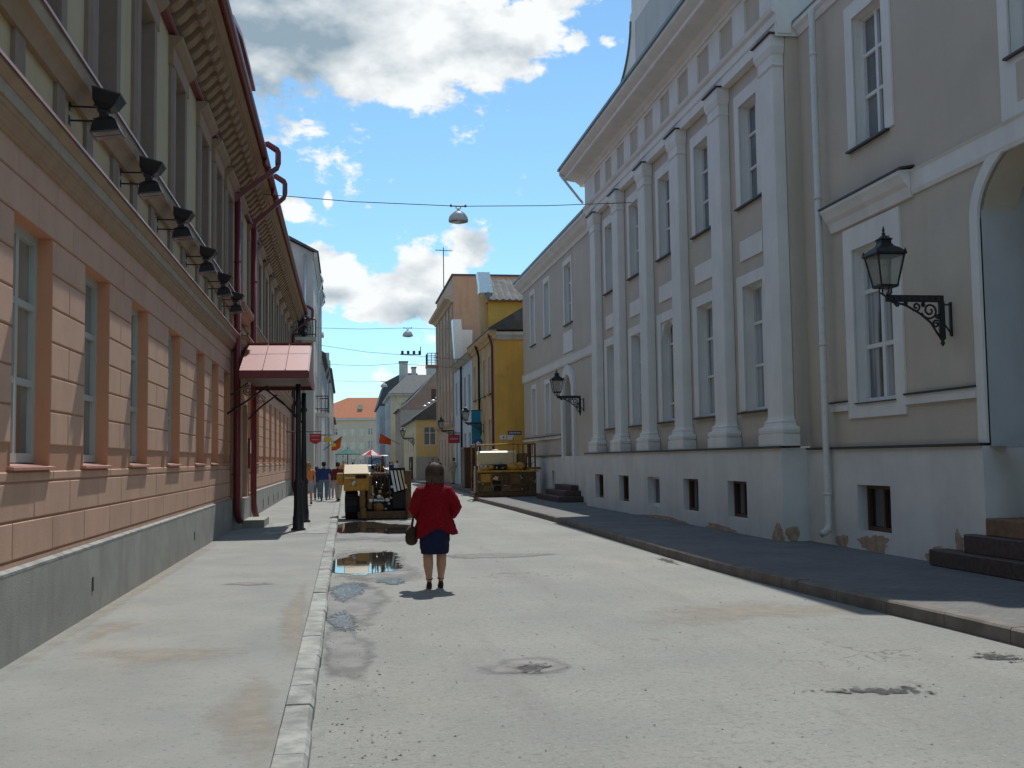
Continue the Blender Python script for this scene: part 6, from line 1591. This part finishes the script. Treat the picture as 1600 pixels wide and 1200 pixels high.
for s in (-1, 1):
    sh, e, wv = [Vector(p) for p in AR[s]]
    j.tube([sh + Vector((-s * .08, 0, .025)), sh + Vector((0, 0, -.0)), sh.lerp(e, .45) + Vector((s * .012, 0, 0)), e + Vector((s * .008, -.005, 0)), e.lerp(wv, .4), e.lerp(wv, .95)], [.07, .092, .086, .078, .070, .060], 14)
def crease(co):
    n = math.sin(co.z * 41 + co.x * 13) * math.sin(co.x * 29 + co.y * 17) * .0045 + math.sin(co.z * 83 - co.x * 37) * .002
    d = Vector((co.x, co.y, 0)); d = d.normalized() if d.length > .01 else d
    return co + d * n
remesh(j, 'jacket', .0105, m_red, t, 3, crease)
remesh(MB().tube([(.094 * math.cos(a), .012 + .088 * math.sin(a), 1.388 - .008 * math.sin(a)) for a in [2 * math.pi * k / 20 for k in range(21)]], .024, 8), 'collar', .010, m_red, t, 2)
remesh(MB().stack([(.455, 0, .005, .178, .135), (.468, 0, .005, .186, .142), (.55, 0, 0, .196, .152), (.66, 0, 0, .205, .162), (.78, 0, 0, .207, .168), (.9, 0, 0, .2, .16)], 30), 'skirt', .010, m_navy, t, 3, crease)
for s in (-1, 1):
    a = Vector(LG[s][-1])
    shoe = MB().tube([a + Vector((0, -.055, -.005)), a + Vector((0, -.03, -.025)), a + Vector((0, .05, -.055)), a + Vector((0, .13, -.068)), a + Vector((0, .185, -.074))], [.028, .036, .040, .040, .02], 12)
    shoe.box(a.x - .022, a.x + .022, a.y - .075, a.y - .03, .0, a.z - .005)
    shoe.box(a.x - .036, a.x + .036, a.y + .03, a.y + .17, .0, .016)
    so = remesh(shoe, 'shoe', .007, m_shoe, t, 2)
    MB().tube([(a.x + .04 * math.cos(q), a.y - .008 + .042 * math.sin(q), a.z + .045 + .008 * math.sin(q)) for q in [2 * math.pi * k / 16 for k in range(17)]], .009, 6).build('strap', m_shoe, so, True)
t.location = (1.17, 14.62, 0); t.rotation_euler = (0, 0, R(-3))
# her handbag, hooked over the left forearm
m_bag = cloth('brown bag leather', (.055, .035, .022), var=.3)
hb = thing('handbag', 'brown leather handbag hanging at the left arm of the woman in red', 'bag', (.86, 14.72, .58))
bg_ = MB()
bg_.rings([[(.87 + rx * math.cos(2 * math.pi * k / 20), 14.72 + ry * math.sin(2 * math.pi * k / 20), z) for k in range(20)] for z, rx, ry in ((.57, .03, .06), (.585, .062, .10), (.62, .082, .132), (.68, .086, .145), (.75, .07, .135), (.80, .045, .12), (.815, .03, .11))])
remesh_o = bg_.build('bag_body', m_bag, hb, True)
MB().rings([[(.87 + rx * math.cos(2 * math.pi * k / 16), 14.72 + ry * math.sin(2 * math.pi * k / 16), z) for k in range(16)] for z, rx, ry in ((.72, .083, .146), (.76, .076, .142), (.805, .05, .125), (.825, .02, .10))]).build('flap', m_bag, hb, True)
MB().tube([(.87, 14.63, .80), (.89, 14.66, .90), (.90, 14.74, .98), (.89, 14.82, .90), (.87, 14.82, .80)], .011, 6).build('strap', m_bag, hb, True)

# --- people up the street
hb_ = paint('dark brown hair', (.04, .025, .018), rough=.6, streak=0, var=.3, bump=.6)
hg_ = paint('ginger blond hair', (.42, .20, .07), rough=.6, streak=0, var=.3, bump=.6)
blue_s, jean, orange_s, grey_s, white_s, khaki, maroon, black_s, beige_s = (cloth(n, c) for n, c in (('navy shirt', (.025, .055, .17)), ('faded denim', (.12, .19, .26)), ('orange top', (.60, .22, .07)), ('grey lilac cloth', (.34, .33, .37)), ('white shirt cloth', (.62, .62, .60)), ('pale khaki cloth', (.40, .37, .30)), ('maroon top', (.13, .03, .025)), ('black cloth', (.02, .02, .022)), ('beige cloth', (.36, .28, .20))))
spread_arms = {-1: [(-.34, -.02, 1.10), (-.44, .05, .88)], 1: [(.34, .0, 1.10), (.43, .08, .88)]}
person('man in navy shirt and faded jeans walking up the left pavement', (-.88, 45.3, .1), 0, 1.60, blue_s, jean, hb_, .10, arms=spread_arms, wide=1.22, fat=1.12)
person('person in orange top and grey skirt beside the porch post', (-1.36, 41.2, .1), R(8), 1.58, orange_s, None, hg_, .12, skirt=(.58, grey_s, .17, .14), hair_long=1, sleeve=0)
person('person in dark blue half hidden behind the one in orange', (-1.20, 46.6, .1), 0, 1.40, blue_s, jean, hb_, .08)
person('person in maroon top and pale trousers beside the digger', (-.30, 44.6, .1), R(-20), 1.58, maroon, khaki, hb_, .16, wide=1.08, fat=1.12)
person('child with fair hair in front of the one in maroon', (-.62, 47.5, .1), 0, 1.30, cloth('pink top', (.52, .30, .32)), grey_s, hg_, .06, hair_long=1)
person('person in black on the right behind the head of the woman in red', (6.45, 77, .14), R(170), 1.66, black_s, jean, hb_, .08)
person('person in black top further behind on the right pavement', (6.3, 80, .14), R(175), 1.70, black_s, black_s, hb_, .1)
person('person in beige standing before the pale blue house', (6.95, 71.0, .14), R(120), 1.70, beige_s, beige_s, hb_, .04)
far = [(3.9, 98, blue_s, jean, 'person in bright blue in the far crowd'), (3.2, 97, black_s, jean, 'dark clad person left of the one in blue, far crowd'), (4.6, 99, white_s, jean, 'person in white at the right edge of the far crowd'),
       (4.25, 101, maroon, black_s, 'person in maroon in the far crowd'), (2.0, 104, grey_s, jean, 'person in grey near the van'), (-.2, 92, orange_s, jean, 'person in orange under the green parasol'), (.6, 95, white_s, khaki, 'person in white beyond the green parasol')]
for i, (x, y, a, b2, lab) in enumerate(far): person(lab, (x, y, 0), R(180 if i % 2 else 10), 1.62 + .05 * (i % 3), a, b2, hb_, .08, vox=.02, group='people far up the street')
